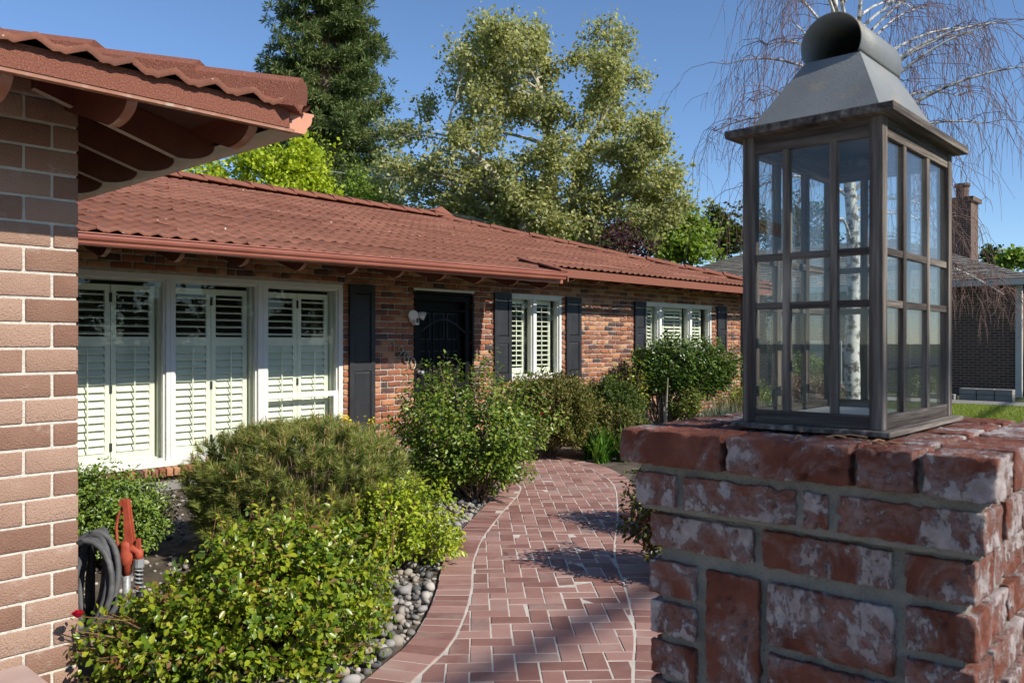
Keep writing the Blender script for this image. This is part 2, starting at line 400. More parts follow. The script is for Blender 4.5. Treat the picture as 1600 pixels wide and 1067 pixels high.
MT['wirepale'] = surf('cable_grey', [(0.3, (0.2, 0.2, 0.2)), (0.7, (0.3, 0.3, 0.3))], 3, 2, 0.6)
MT['terracotta'] = surf('terracotta', [(0.3, (0.3, 0.13, 0.07)), (0.7, (0.38, 0.18, 0.1))], 3, 3, 0.8)

def brickwall_mat(name, c1, c2, mort, bw=0.21, rh=0.0725, axis='Y'):
    m, n, l, b = nodes_of(name)
    tc = n.new('ShaderNodeTexCoord'); sp = n.new('ShaderNodeSeparateXYZ'); cb = n.new('ShaderNodeCombineXYZ')
    l.new(tc.outputs['Object'], sp.inputs[0])
    l.new(math_node(n, l, 'ADD', sp.outputs['X'], sp.outputs['Y']), cb.inputs[0]); l.new(sp.outputs['Z'], cb.inputs[1])
    br = n.new('ShaderNodeTexBrick')
    br.inputs['Color1'].default_value = (*c1, 1); br.inputs['Color2'].default_value = (*c2, 1); br.inputs['Mortar'].default_value = (*mort, 1)
    br.inputs['Scale'].default_value = 1.0; br.inputs['Brick Width'].default_value = bw; br.inputs['Row Height'].default_value = rh
    br.inputs['Mortar Size'].default_value = 0.008; br.inputs['Mortar Smooth'].default_value = 0.2; br.inputs['Bias'].default_value = 0.0
    l.new(cb.outputs[0], br.inputs['Vector']); l.new(br.outputs['Color'], b.inputs['Base Color'])
    b.inputs['Roughness'].default_value = 0.9
    bp = n.new('ShaderNodeBump'); bp.inputs['Strength'].default_value = 0.6; bp.inputs['Distance'].default_value = 0.01; bp.invert = True
    l.new(br.outputs['Fac'], bp.inputs['Height']); l.new(bp.outputs[0], b.inputs['Normal'])
    return m
MT['farbrick'] = brickwall_mat('neighbour_brick', (0.12, 0.062, 0.042), (0.075, 0.042, 0.031), (0.24, 0.2, 0.16))

# ------------------------------------------------------------------ piece templates
def round_box(hx, hy, hz, r, seed=0, amp=0.0, freq=30.0, nx=2, ny=1, nz=1, skip=(), chip=0.0):
    """box with rounded, slightly worn edges; returns verts, quads"""
    def axis(h, n):
        inner = list(np.linspace(-h + r, h - r, n + 1))
        return [-h] + inner + [h]
    ax = {0: axis(hx, nx), 1: axis(hy, ny), 2: axis(hz, nz)}
    hh = (hx, hy, hz)
    V, F, idx = [], [], {}
    sd = Vector((seed * 3.1, seed * 7.7, seed * 1.3))
    def vert(p):
        k = tuple(round(c, 6) for c in p)
        if k in idx: return idx[k]
        q = Vector([max(-(h - r), min(h - r, c)) for c, h in zip(p, hh)])
        d = Vector(p) - q
        w = q + (d.normalized() * r if d.length > 1e-9 else d)
        if amp > 0:
            nrm = Vector([c / h for c, h in zip(w, hh)]); nrm = Vector([c ** 5 for c in nrm])
            if nrm.length > 1e-6: nrm.normalize()
            w = w + nrm * (mnoise.noise(w * freq + sd) * amp + mnoise.noise(w * freq * 3.3 + sd) * amp * 0.55 - (max(0.0, mnoise.noise(w * freq * 1.7 + sd * 2) - 0.28) * amp * chip if chip else 0.0))
        idx[k] = len(V); V.append(w); return idx[k]
    for a in range(3):
        b, c = [(1, 2), (2, 0), (0, 1)][a]
        for s in (-1, 1):
            if (a, s) in skip: continue
            B, C = ax[b], ax[c]
            for i in range(len(B) - 1):
                for j in range(len(C) - 1):
                    quad = []
                    for (u, v) in ((i, j), (i + 1, j), (i + 1, j + 1), (i, j + 1)):
                        p = [0, 0, 0]; p[a] = s * hh[a]; p[b] = B[u]; p[c] = C[v]
                        quad.append(vert(p))
                    F.append(tuple(quad if s > 0 else reversed(quad)))
    return V, F

def piece_mesh(name, V, F, mat, smooth=True):
    me = bpy.data.meshes.new(name); me.from_pydata([tuple(v) for v in V], [], F); me.materials.append(mat)
    if smooth: me.shade_smooth()
    me.update(); return me

def joined(name, templates, placements, mat, parent, kind='stuff', smooth=True):
    """templates: list of (V,F quads); placements: (template index, Matrix) -> one mesh"""
    VV, FF, RR, n = [], [], [], 0
    tv = [np.array([tuple(v) for v in V]) for V, F in templates]; tf = [np.array(F) for V, F in templates]
    for k, M in placements:
        A = np.array(M)
        v = tv[k] @ A[:3, :3].T + A[:3, 3]
        VV.append(v); FF.append(tf[k] + n); RR.append(np.full(len(v), random.random())); n += len(v)
    if not VV: return None
    me = np_mesh(name, np.concatenate(VV), np.concatenate(FF), mat, np.concatenate(RR), smooth)
    o = link(name, me, parent)
    if kind: o['kind'] = kind
    return o

def TRS(loc, rz=0.0, s=(1, 1, 1)):
    return Matrix.Translation(loc) @ Matrix.Rotation(rz, 4, 'Z') @ Matrix.Diagonal((*s, 1))

VD = Vector((math.cos(R(42.5)), math.sin(R(42.5)), 0))      # straight ahead
VR = Vector((math.sin(R(42.5)), -math.cos(R(42.5)), 0))     # to the right
def px_of(p):
    d = p[0] * VD.x + p[1] * VD.y; l = p[0] * VR.x + p[1] * VR.y
    return (800 + 1300 * l / d, 533 - (p[2] - EYE) / d * 1300) if d > 0.05 else (-9999, -9999)

def catmull(pts, step=0.04):
    P = [Vector((*p, 0)) for p in pts]
    P = [P[0] * 2 - P[1]] + P + [P[-1] * 2 - P[-2]]
    out = []
    for i in range(1, len(P) - 2):
        a, b, c, d = P[i - 1:i + 3]
        n = max(2, int((c - b).length / step))
        for k in range(n):
            t = k / n
            out.append(0.5 * ((2 * b) + (c - a) * t + (2 * a - 5 * b + 4 * c - d) * t * t + (3 * b - a - 3 * c + d) * t ** 3))
    out.append(P[-2]); return out

# ================================================================== SETTING: ground, street, beds, path
def sheet(name, x0, x1, y0, y1, z, mat, thick=0.0):
    o = MB().add([(x0, y0, z), (x1, y0, z), (x1, y1, z), (x0, y1, z)], [(0, 1, 2, 3)]).build(name, mat, fix=False)
    o['kind'] = 'structure'
    return o
sheet('ground', -400, 500, -400, 500, 0.0, MT['earth'])
sheet('road', -200, 300, -24, -14, 0.006, MT['asphalt'])
MB().box(-200, 300, -14, -13.8, -0.05, 0.12).build('kerb', MT['concrete'])['kind'] = 'structure'
MB().box(-5.5, 0.9, -13.8, 3.66, -0.05, 0.02).build('driveway', MT['concrete'])['kind'] = 'structure'
# planting beds as one gently uneven sheet of soil
bm = bmesh.new()
nx_, ny_ = 110, 56
grid = [[None] * (ny_ + 1) for _ in range(nx_ + 1)]
for i in range(nx_ + 1):
    for j in range(ny_ + 1):
        x = 0.92 + i * 0.145; y = 0.2 + j * 0.14
        z = 0.006 + 0.012 * (mnoise.noise(Vector((x * 2.3, y * 2.3, 0))) + 0.6)
        grid[i][j] = bm.verts.new((x, y, max(0.004, z)))
for i in range(nx_):
    for j in range(ny_):
        bm.faces.new((grid[i][j], grid[i + 1][j], grid[i + 1][j + 1], grid[i][j + 1]))
me = bpy.data.meshes.new('planting_bed'); bm.to_mesh(me); bm.free(); me.materials.append(MT['soil']); me.shade_smooth()
link('planting_bed', me)['kind'] = 'structure'
sheet('lawn', 14.2, 21.2, -9.0, 6.3, 0.03, MT['lawn'])
MB().add([(6.2, -9.0, 0.03), (14.199, -9.0, 0.03), (14.199, 3.6, 0.03), (10.5, 3.3, 0.03), (6.2, 1.6, 0.03)], [(0, 1, 2, 3, 4)]).build('lawn', MT['lawn'], fix=False)['kind'] = 'structure'
MB().box(21.3, 22.6, -13.8, 8.0, -0.05, 0.04).build('neighbour_walk', MT['concrete'])['kind'] = 'structure'

# ---- brick path
LIN = catmull([(0.95, 2.25), (1.7, 2.42), (2.38, 2.73), (2.79, 2.94), (3.33, 3.37), (3.92, 3.93), (4.49, 4.38), (5.28, 4.91), (5.91, 5.32), (6.26, 5.66), (6.36, 6.1), (6.38, 6.8), (6.4, 7.75)])
RIN = catmull([(1.3, 1.02), (2.2, 1.52), (3.03, 2.06), (3.51, 2.38), (4.04, 2.8), (4.66, 3.32), (5.6, 3.96), (6.41, 4.54), (6.83, 4.87), (7.27, 5.31), (7.68, 5.87), (7.85, 6.4), (7.9, 7.0), (7.9, 7.75)])
def resample(c, step):
    out = [c[0]]; acc = 0.0
    for a, b in zip(c, c[1:]):
        L = (b - a).length; t = step - acc
        while t <= L:
            out.append(a.lerp(b, t / L)); t += step
        acc = (acc + L) % step
    return out
ZP = 0.034
path = empty('path'); path['kind'] = 'structure'
def normals(c, side):
    out = []
    for i in range(len(c)):
        t = (c[min(i + 1, len(c) - 1)] - c[max(i - 1, 0)]).normalized()
        out.append(Vector((-t.y, t.x, 0)) * side)
    return out
BW = 0.205
# grout bed under the pavers
La, Ra = resample(LIN, 0.08), resample(RIN, 0.08)
Ln, Rn = normals(La, 1), normals(Ra, -1)
n_ = 100
def pick(c, k): return c[min(len(c) - 1, int(round(k * (len(c) - 1) / n_)))]
gv = []; gf = []
for k in range(n_ + 1):
    a = pick(La, k) + pick(Ln, k) * BW; b = pick(Ra, k) + pick(Rn, k) * BW
    gv += [(a.x, a.y, ZP - 0.0025), (b.x, b.y, ZP - 0.0025), (a.x, a.y, -0.02), (b.x, b.y, -0.02)]
    if k:
        i = 4 * (k - 1); j = 4 * k
        gf += [(i, i + 1, j + 1, j), (i, j, j + 2, i + 2), (i + 1, i + 3, j + 3, j + 1)]
MB().add(gv, gf).build('grout_bed', MT['grout'], path)
def clip_poly(poly, p, nrm):
    out = []
    for i in range(len(poly)):
        a, b = poly[i], poly[(i + 1) % len(poly)]
        da, db = (a - p).dot(nrm), (b - p).dot(nrm)
        if da >= 0: out.append(a)
        if (da >= 0) != (db >= 0): out.append(a.lerp(b, da / (da - db)))
    return out
def poly_area(p):
    return 0.5 * abs(sum(p[i].x * p[(i + 1) % len(p)].y - p[(i + 1) % len(p)].x * p[i].y for i in range(len(p))))
def nearest(c, nn, q):
    best = min(range(len(c)), key=lambda i: (c[i] - q).length_squared)
    return c[best], nn[best]
pavers = []   # polygons
U = 0.1035
e1, e2 = Vector((math.cos(R(45)), math.sin(R(45)), 0)), Vector((-math.sin(R(45)), math.cos(R(45)), 0))
org = Vector((3.0, 2.6, 0))
JT = 0.0038
for i in range(-70, 90):
    for j in range(-45, 45):
        ox, oy = i + 2 * j, i - 2 * j
        for (x0, y0, x1, y1) in ((ox, oy, ox + 2, oy + 1), (ox + 2, oy - 1, ox + 3, oy + 1)):
            c = org + e1 * ((x0 + x1) / 2 * U) + e2 * ((y0 + y1) / 2 * U)
            if not (0.6 < c.x < 8.3 and 0.6 < c.y < 7.9): continue
            lp, ln = nearest(La, Ln, c); rp_, rn = nearest(Ra, Rn, c)
            if (c - lp).dot(ln) > 0.13 or (c - rp_).dot(rn) > 0.13: continue
            w = Vector((random.uniform(-1, 1), random.uniform(-1, 1), 0)) * 0.0012
            poly = [org + w + e1 * (a * U) + e2 * (b * U) for a, b in ((x0 + JT / U, y0 + JT / U), (x1 - JT / U, y0 + JT / U), (x1 - JT / U, y1 - JT / U), (x0 + JT / U, y1 - JT / U))]
            if (c - lp).length < 0.16: poly = clip_poly(poly, lp - ln * 0.006, -ln)
            if len(poly) > 2 and (c - rp_).length < 0.16: poly = clip_poly(poly, rp_ - rn * 0.006, -rn)
            if len(poly) > 2 and c.y > 7.6: poly = clip_poly(poly, Vector((0, 7.75, 0)), Vector((0, -1, 0)))
            if len(poly) > 2 and poly_area(poly) > 0.0012: pavers.append(poly)
for curve, side in ((LIN, 1), (RIN, -1)):
    c = resample(curve, 0.1035); nn = normals(c, side)
    for k in range(len(c) - 1):
        a, b = c[k], c[k + 1]
        na, nb = nn[k], nn[k + 1]
        t = (b - a).normalized() * 0.0038
        pavers.append([a + na * 0.006 + t, a + na * BW + t, b + nb * BW - t, b + nb * 0.006 - t])
def paver_shape(poly, zo):
    c = sum(poly, Vector()) / len(poly); n = len(poly)
    ar = sum(poly[i].x * poly[(i + 1) % n].y - poly[(i + 1) % n].x * poly[i].y for i in range(n))
    if ar < 0: poly = poly[::-1]
    tilt = Vector((random.uniform(-1, 1), random.uniform(-1, 1), 0)) * 0.008
    V = []
    for lv, ins in ((ZP - 0.02, 0), (ZP - 0.003, 0), (ZP, 0.004)):
        for p in poly:
            d = c - p; q = p + d.normalized() * min(ins, d.length * 0.3)
            V.append((q.x, q.y, lv + zo + (q - c).dot(tilt) * (0 if lv < ZP - 0.01 else 1)))
    F = [tuple(2 * n + k for k in range(n))]
    for s in range(2):
        F += [(s * n + k, s * n + (k + 1) % n, (s + 1) * n + (k + 1) % n, (s + 1) * n + k) for k in range(n)]
    return V, F
def in_view(p):
    x, y = px_of(p)
    return -10 < x < 1010 and y < 1090
pavers.sort(key=lambda p: (0 if in_view((p[0].x, p[0].y, ZP)) else 1e3) + (sum(p, Vector()) / len(p)).length)
rest = MB(); rest_r = []
for k, poly in enumerate(pavers):
    V, F = paver_shape(poly, random.uniform(-0.0022, 0.0022))
    if k < 300:
        piece = link('paver', piece_mesh('paver', V, F, MT['paver'], False), path)
    else:
        rest.add(V, F); rest_r += [random.random()] * len(V)
me = rest.mesh('paver_field', MT['paver'], fix=False)
at_ = me.attributes.new('rnd', 'FLOAT', 'POINT'); at_.data.foreach_set('value', np.array(rest_r, np.float32))
link('paver_field', me, path)['kind'] = 'stuff'

# ---- river stones beside the path
stone_T = []
for s in range(9):
    b_ = bmesh.new(); bmesh.ops.create_icosphere(b_, subdivisions=2, radius=1.0)
    sx, sy, sz = random.uniform(0.8, 1.15), random.uniform(0.6, 0.95), random.uniform(0.45, 0.75)
    V = []
    for v in b_.verts:
        p = v.co * (1 + 0.16 * mnoise.noise(v.co * 1.3 + Vector((s * 5, 0, 0))))
        V.append(Vector((p.x * sx, p.y * sy, p.z * sz)))
    F = [tuple(v.index for v in f.verts) for f in b_.faces]; b_.free()
    stone_T.append((V, F))
bed = empty('gravel_bed'); bed['kind'] = 'structure'
stones = []
Lo = [p + n * (BW + 0.02) for p, n in zip(La, Ln)]
def path_gap(q):
    lp, ln = nearest(La, Ln, q); rp_, rn = nearest(Ra, Rn, q)
    return (q - lp).dot(ln) > BW + 0.012 or (q - rp_).dot(rn) > BW + 0.012
random.seed(21)
for k in range(7000):
    i = random.randrange(len(La)); off = BW + 0.03 + abs(random.gauss(0, 0.5))
    q = La[i] + Ln[i] * off
    if random.random() < 0.12:
        j = random.randrange(len(Ra)); q = Ra[j] + Rn[j] * (BW + 0.03 + abs(random.gauss(0, 0.18)))
    if not (1.4 < q.x < 6.4 and q.y < 7.6) or off > 1.5: continue
    if q.x < 1.36 and q.y > 3.6: continue
    if not path_gap(q): continue
    r = random.choice((0.015, 0.02, 0.024, 0.03, 0.036)) * random.uniform(0.8, 1.2)
    stones.append((q, r))
for k in range(2600):
    q = Vector((random.uniform(1.5, 6.2), random.uniform(3.8, 7.9), 0))
    if path_gap(q): stones.append((q, random.choice((0.012, 0.017, 0.022, 0.028)) * random.uniform(0.8, 1.2)))
kept = []; cells = {}
for q, r in stones:
    key = (int(q.x / 0.1), int(q.y / 0.1)); lvl = 0
    hit = 0
    for a in (-1, 0, 1):
        for b in (-1, 0, 1):
            for (q2, r2) in cells.get((key[0] + a, key[1] + b), ()):
                if (q - q2).length < (r + r2) * 0.82: hit += 1
    if hit > 1: continue
    cells.setdefault(key, []).append((q, r)); kept.append((q, r, 0.012 + r * (0.4 if hit == 0 else 0.95)))
def stone_rank(s):
    x, y = px_of((s[0].x, s[0].y, 0.03))
    seen = (580 < x < 780 and 770 < y < 1067) or (120 < x < 330 and y > 900)
    return (0 if seen else 100) + s[0].length
kept.sort(key=stone_rank)
stone_me = [piece_mesh('stone', V, F, MT['stone']) for V, F in stone_T]
place = []
for k, (q, r, z) in enumerate(kept):
    M_ = Matrix.Translation((q.x, q.y, z)) @ Matrix.Rotation(random.uniform(0, 6.3), 4, 'Z') @ Matrix.Rotation(random.uniform(-0.5, 0.5), 4, 'X') @ Matrix.Diagonal((r, r, r, 1))
    if k < 300:
        o = link('stone', random.choice(stone_me), bed); o.matrix_world = M_
    else: place.append((random.randrange(9), M_))
joined('stone_scatter', stone_T, place, MT['stone'], bed)

# ================================================================== MAIN HOUSE
YW = 8.1            # front wall plane
HX0, HX1 = 1.2, 15.8
P_ROOF = 0.286
Y_E, Z_E = 6.70, 2.352     # front eave edge of the tiles
Y_E2 = Y_E + 2 * 0.3557    # set-back eave on the right
X_JOG = 8.3
YR = 12.35
XR0, XR1 = 5.55, 11.3
def roof_z(y): return Z_E + P_ROOF * (y - Y_E)
house = empty('brick_house', (8.5, YW, 0))
tag(house, 'low red brick ranch house with rust red tiled roof and black shutters', 'house')

openings = [(2.76, 5.90, 0.245, 2.145), (7.02, 8.02, -0.1, 2.155), (8.80, 9.99, 0.93, 2.17), (12.26, 14.63, 1.30, 2.17)]
def wall_pieces(x0, x1, z0, z1, ops):
    xs = sorted({x0, x1, *[o[0] for o in ops], *[o[1] for o in ops]})
    for a, b in zip(xs, xs[1:]):
        cut = [(o[2], o[3]) for o in ops if o[0] < (a + b) / 2 < o[1]]
        if not cut: yield a, b, z0, z1
        else:
            if cut[0][0] > z0: yield a, b, z0, cut[0][0]
            if cut[0][1] < z1: yield a, b, cut[0][1], z1
wall = MB()
for a, b, c, d in wall_pieces(HX0, HX1 - 0.01, 0.0, 2.56, openings): wall.box(a, b, YW + 0.012, YW + 0.2, c, d)
wall.box(HX0, HX0 + 0.2, YW + 0.2, 16.5, 0, 2.5); wall.box(HX1 - 0.21, HX1 - 0.01, YW + 0.2, 16.5, 0, 2.5); wall.box(HX0 + .2, HX1 - 0.21, 16.3, 16.5, 0, 2.5)
wall_o = wall.build('wall', MT['mortar'], house)
brick_T = [round_box(0.5, 0.055, 0.5, 0.0001, s) for s in range(1)]
brick_T = []
for s in range(10):
    V, F = round_box(0.101, 0.04, 0.0305, 0.0095, s, 0.0055, 30, 5, 1, 2, skip=((1, 1),))
    brick_T.append((V, F))
brick_me = [piece_mesh('brick', V, F, MT['brick']) for V, F in brick_T]
half_T = []
for s in range(5):
    half_T.append(round_box(0.0475, 0.04, 0.0305, 0.0095, s + 20, 0.0055, 30, 3, 1, 2, skip=((1, 1),)))
half_me = [piece_mesh('brick', V, F, MT['brick']) for V, F in half_T]
ALLT = brick_T + half_T; ALLM = brick_me + half_me
PITCH, BL = 0.0742, 0.2155
bricks = []
random.seed(5)
row = 0; z = 0.10
while z < 2.52:
    zc = z + 0.031
    segs = [(HX0, HX1)]
    for o in openings:
        if o[2] - 0.005 < zc < o[3] + 0.005:
            segs = [s for a, b in segs for s in ((a, min(b, o[0])), (max(a, o[1]), b)) if s[1] - s[0] > 0.04]
    for a, b in segs:
        x = a
        first = True
        while x < b - 0.03:
            grid0 = math.floor((x - (BL / 2 if row % 2 else 0)) / BL + 1e-6) * BL + (BL / 2 if row % 2 else 0)
            nx = min(grid0 + BL, b)
            if random.random() < 0.1: nx = min(x + BL / 2, b)
            if nx - x < 0.05: nx = min(nx + BL * 0.5, b)
            L = nx - x - (0.013 if nx < b else 0.0)
            if L > 0.03: bricks.append((x + L / 2, zc, L))
            x = nx
    z += PITCH; row += 1
def brick_rank(b):
    x, y = px_of((b[0], YW, b[1]))
    seen = x > 120 and (y < 560 or (583 < x < 655 and y < 680) or (905 < x < 985 and y < 590)) and y > 395
    return (0 if seen else 100) + b[0]
bricks.sort(key=brick_rank)
place = []
for k, (x, z, L) in enumerate(bricks):
    isb = L > 0.14
    t = random.randrange(10) if isb else 10 + random.randrange(5)
    M_ = Matrix.Translation((x, YW + 0.04 + random.uniform(-0.007, 0.003), z + random.uniform(-0.002, 0.002))) @ Matrix.Rotation(random.uniform(-0.02, 0.02), 4, 'Y') @ Matrix.Rotation(random.uniform(-0.015, 0.015), 4, 'Z') @ \
        Matrix.Diagonal((L / (0.202 if isb else 0.095), 1, random.uniform(0.93, 1.05), 1))
    if k < 300:
        o = link('brick', ALLM[t], wall_o); o.matrix_world = M_
    else: place.append((t, M_))
joined('brick_field', ALLT, place, MT['brick'], wall_o)
# rowlock sill under the big window, footing
sill = MB().box(2.70, 5.96, YW - 0.05, YW + 0.0, 0.15, 0.165).build('sill', MT['mortar'], house)
rl = piece_mesh('brick', *round_box(0.030, 0.06, 0.038, 0.007, 40, 0.003, 26, 1, 2, 1), MT['brick'])
x = 2.74
while x < 5.94:
    o = link('brick', rl, sill); o.location = (x, YW - 0.02, 0.2); o.rotation_euler = (R(8), 0, random.uniform(-0.02, 0.02)); x += 0.0735
MB().box(HX0, 7.0, YW - 0.02, YW + 0.012, 0, 0.1).box(8.05, HX1, YW - 0.02, YW + 0.012, 0, 0.1).build('footing', MT['concrete'], house)

# ---- windows
def louvers(parent, x0, x1, y, z0, z1, n, tilt, mat):
    pitch = (z1 - z0) / n
    chord = 0.043
    L = (x1 - x0) / 2
    me = piece_mesh('louver', *round_box(L, chord, 0.0055, 0.004, 0, 0, 1, 1, 1, 1), mat, False)
    for k in range(n):
        o = link('louver', me, parent)
        o.matrix_world = Matrix.Translation(((x0 + x1) / 2, y, z0 + pitch * (k + 0.5))) @ Matrix.Rotation(tilt + random.uniform(-0.03, 0.03), 4, 'X')
def shutter_panel(parent, x0, x1, z0, z1, y, divider, n_low, n_up, t_low, t_up, st=0.05):
    f = MB()
    f.box(x0, x0 + st, y - 0.014, y + 0.014, z0, z1).box(x1 - st, x1, y - 0.014, y + 0.014, z0, z1)
    f.box(x0 + st, x1 - st, y - 0.013, y + 0.013, z1 - 0.06, z1).box(x0 + st, x1 - st, y - 0.013, y + 0.013, z0, z0 + 0.1)
    if divider: f.box(x0 + st, x1 - st, y - 0.013, y + 0.013, divider[0], divider[1])
    f.box((x0 + x1) / 2 - 0.006, (x0 + x1) / 2 + 0.006, y - 0.056, y - 0.046, z0 + 0.12, (divider[0] - 0.02) if divider else z1 - 0.08)
    f.build('shutter_frame', MT['cream'], parent)
    a, b = x0 + st + 0.002, x1 - st - 0.002
    if divider:
        louvers(parent, a, b, y, z0 + 0.1, divider[0], n_low, t_low, MT['cream']); louvers(parent, a, b, y, divider[1], z1 - 0.06, n_up, t_up, MT['cream'])
    else: louvers(parent, a, b, y, z0 + 0.1, z1 - 0.06, n_low, t_low, MT['cream'])
def frame_mb(x0, x1, z0, z1, y0, y1, w, m=None):
    m = m or MB()
    return m.box(x0, x0 + w, y0, y1, z0, z1).box(x1 - w, x1, y0, y1, z0, z1).box(x0 + w, x1 - w, y0 + 0.001, y1, z1 - w, z1).box(x0 + w, x1 - w, y0 + 0.001, y1, z0, z0 + w)
# big window: three lights
YF = YW + 0.015
win = empty('window', (0, 0, 0)); win.parent = house; win.matrix_parent_inverse = Matrix.Translation(-Vector(house.location))
win['label'] = 'large three-part front window with louvered shutters inside'
def wpart(mb, name, mat, par, **k): return mb.build(name, mat, par, **k)
m = MB()
m.box(2.76, 5.90, YF, YF + 0.12, 2.095, 2.145).box(2.76, 5.90, YF - 0.03, YF + 0.12, 0.245, 0.30)
for a, b in ((2.76, 2.82), (3.775, 3.862), (4.79, 4.905), (5.845, 5.90)): m.box(a, b, YF + 0.001, YF + 0.119, 0.30, 2.095)
for a in (3.815, 4.845): m.box(a, a + 0.006, YF - 0.004, YF + 0.02, 0.30, 2.095)
wpart(m, 'frame', MT['white'], win)
for k, (a, b) in enumerate(((2.82, 3.775), (3.862, 4.79), (4.905, 5.845))):
    wpart(frame_mb(a, b, 0.30, 2.095, YF + 0.03, YF + 0.075, 0.022), 'sash', MT['white'], win)
    MB().box(a + 0.022, b - 0.022, YF + 0.05, YF + 0.055, 0.32, 2.075).build('pane', MT['glass'], win)
    mid = (a + b) / 2
    for (c, d) in ((a + 0.03, mid - 0.003), (mid + 0.003, b - 0.05)):
        shutter_panel(win, c, d, 0.31, 2.03, YF + 0.17, (1.43, 1.525), 14, 6, R(56), R(10))
    MB().box(mid - 0.012, mid + 0.012, YF + 0.145, YF + 0.154, 1.86, 1.95).box(mid - 0.012, mid + 0.012, YF + 0.145, YF + 0.154, 0.98, 1.06).box(mid - 0.012, mid + 0.012, YF + 0.145, YF + 0.154, 0.42, 0.5).build('hinge', MT['black'], win)
    m = MB(); frame_mb(a - 0.02, b + 0.02, 0.28, 2.12, YF + 0.121, YF + 0.2, 0.05, m); m.build('shutter_surround', MT['cream'], win)
wpart(MB().box(4.905, 5.845, YF + 0.012, YF + 0.029, 0.845, 0.905).box(5.775, 5.845, YF + 0.01, YF + 0.029, 0.30, 0.845), 'hopper_rail', MT['white'], win)
# second and third window
def small_window(x0, x1, z0, z1, posts, panels, n, tilt, label):
    w = empty('window', (0, 0, 0)); w.parent = house; w.matrix_parent_inverse = Matrix.Translation(-Vector(house.location)); w['label'] = label
    m = MB(); frame_mb(x0, x1, z0, z1, YF, YF + 0.12, 0.05, m)
    m.box(x0 - 0.01, x1 + 0.03, YF - 0.02, YF + 0.0, z1 - 0.012, z1 + 0.006)
    for p in posts: m.box(p - 0.035, p + 0.035, YF - 0.005, YF + 0.115, z0 + 0.05, z1 - 0.05)
    m.build('frame', MT['white'], w)
    xs = [x0 + 0.05] + [q for p in posts for q in (p - 0.035, p + 0.035)] + [x1 - 0.05]
    for a, b in zip(xs[::2], xs[1::2]):
        frame_mb(a, b, z0 + 0.05, z1 - 0.05, YF + 0.03, YF + 0.07, 0.02).build('sash', MT['white'], w)
        MB().box(a + 0.02, b - 0.02, YF + 0.05, YF + 0.055, z0 + 0.07, z1 - 0.07).build('pane', MT['glass'], w)
    for a, b in panels: shutter_panel(w, a, b, z0 + 0.06, z1 - 0.07, YF + 0.18, None, n, 0, tilt, 0, 0.045)
    return w
small_window(8.80, 9.99, 0.93, 2.17, [9.36], [(8.87, 9.31), (9.41, 9.92)], 13, R(6), 'middle window with open white louvers beside the door')
small_window(12.26, 14.63, 1.30, 2.17, [12.80, 13.85], [(12.32, 12.56), (12.57, 12.80), (12.85, 13.1), (13.12, 13.8), (13.9, 14.5)], 9, R(28), 'wide high window above the glossy shrub')
# rooms behind the windows
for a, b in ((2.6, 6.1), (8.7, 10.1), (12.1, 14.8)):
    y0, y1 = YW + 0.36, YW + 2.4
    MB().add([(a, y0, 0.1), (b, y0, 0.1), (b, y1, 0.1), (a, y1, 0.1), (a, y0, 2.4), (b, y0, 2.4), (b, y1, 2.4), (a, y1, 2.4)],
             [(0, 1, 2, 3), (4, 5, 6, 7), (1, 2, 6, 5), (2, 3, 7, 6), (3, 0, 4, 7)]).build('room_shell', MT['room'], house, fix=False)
# black decorative shutters with raised panels
def black_shutter(x0, x1, z0, z1, split):
    o = MB().box(x0, x1, YW - 0.022, YW + 0.0, z0, z1).build('shutter', MT['black'], house, bevel=0.003)
    w = 0.06
    m = MB()
    m.box(x0, x0 + w, YW - 0.036, YW - 0.0225, z0, z1).box(x1 - w, x1, YW - 0.036, YW - 0.0225, z0, z1)
    for a, b in ((z0, z0 + 0.09), (split - 0.045, split + 0.045), (z1 - 0.09, z1)): m.box(x0 + w, x1 - w, YW - 0.0355, YW - 0.0225, a, b)
    m.build('stile_frame', MT['black'], o)
    for a, b in ((z0 + 0.09, split - 0.045), (split + 0.045, z1 - 0.09)):
        q = 0.022; xa, xb, za, zb = x0 + w + 0.008, x1 - w - 0.008, a + 0.008, b - 0.008
        vs = [(xa, YW - 0.0225, za), (xb, YW - 0.0225, za), (xb, YW - 0.0225, zb), (xa, YW - 0.0225, zb)]
        vs += [(xa + q, YW - 0.034, za + q), (xb - q, YW - 0.034, za + q), (xb - q, YW - 0.034, zb - q), (xa + q, YW - 0.034, zb - q)]
        MB().add(vs, [(0, 1, 5, 4), (1, 2, 6, 5), (2, 3, 7, 6), (3, 0, 4, 7), (4, 5, 6, 7)]).build('raised_panel', MT['black'], o)
black_shutter(5.965, 6.34, 0.22, 2.16, 1.17)
black_shutter(8.45, 8.80, 0.93, 2.17, 1.50)
black_shutter(10.06, 10.43, 0.93, 2.17, 1.52)
black_shutter(11.93, 12.27, 1.25, 2.17, 1.66)
black_shutter(14.80, 15.17, 1.25, 2.17, 1.66)

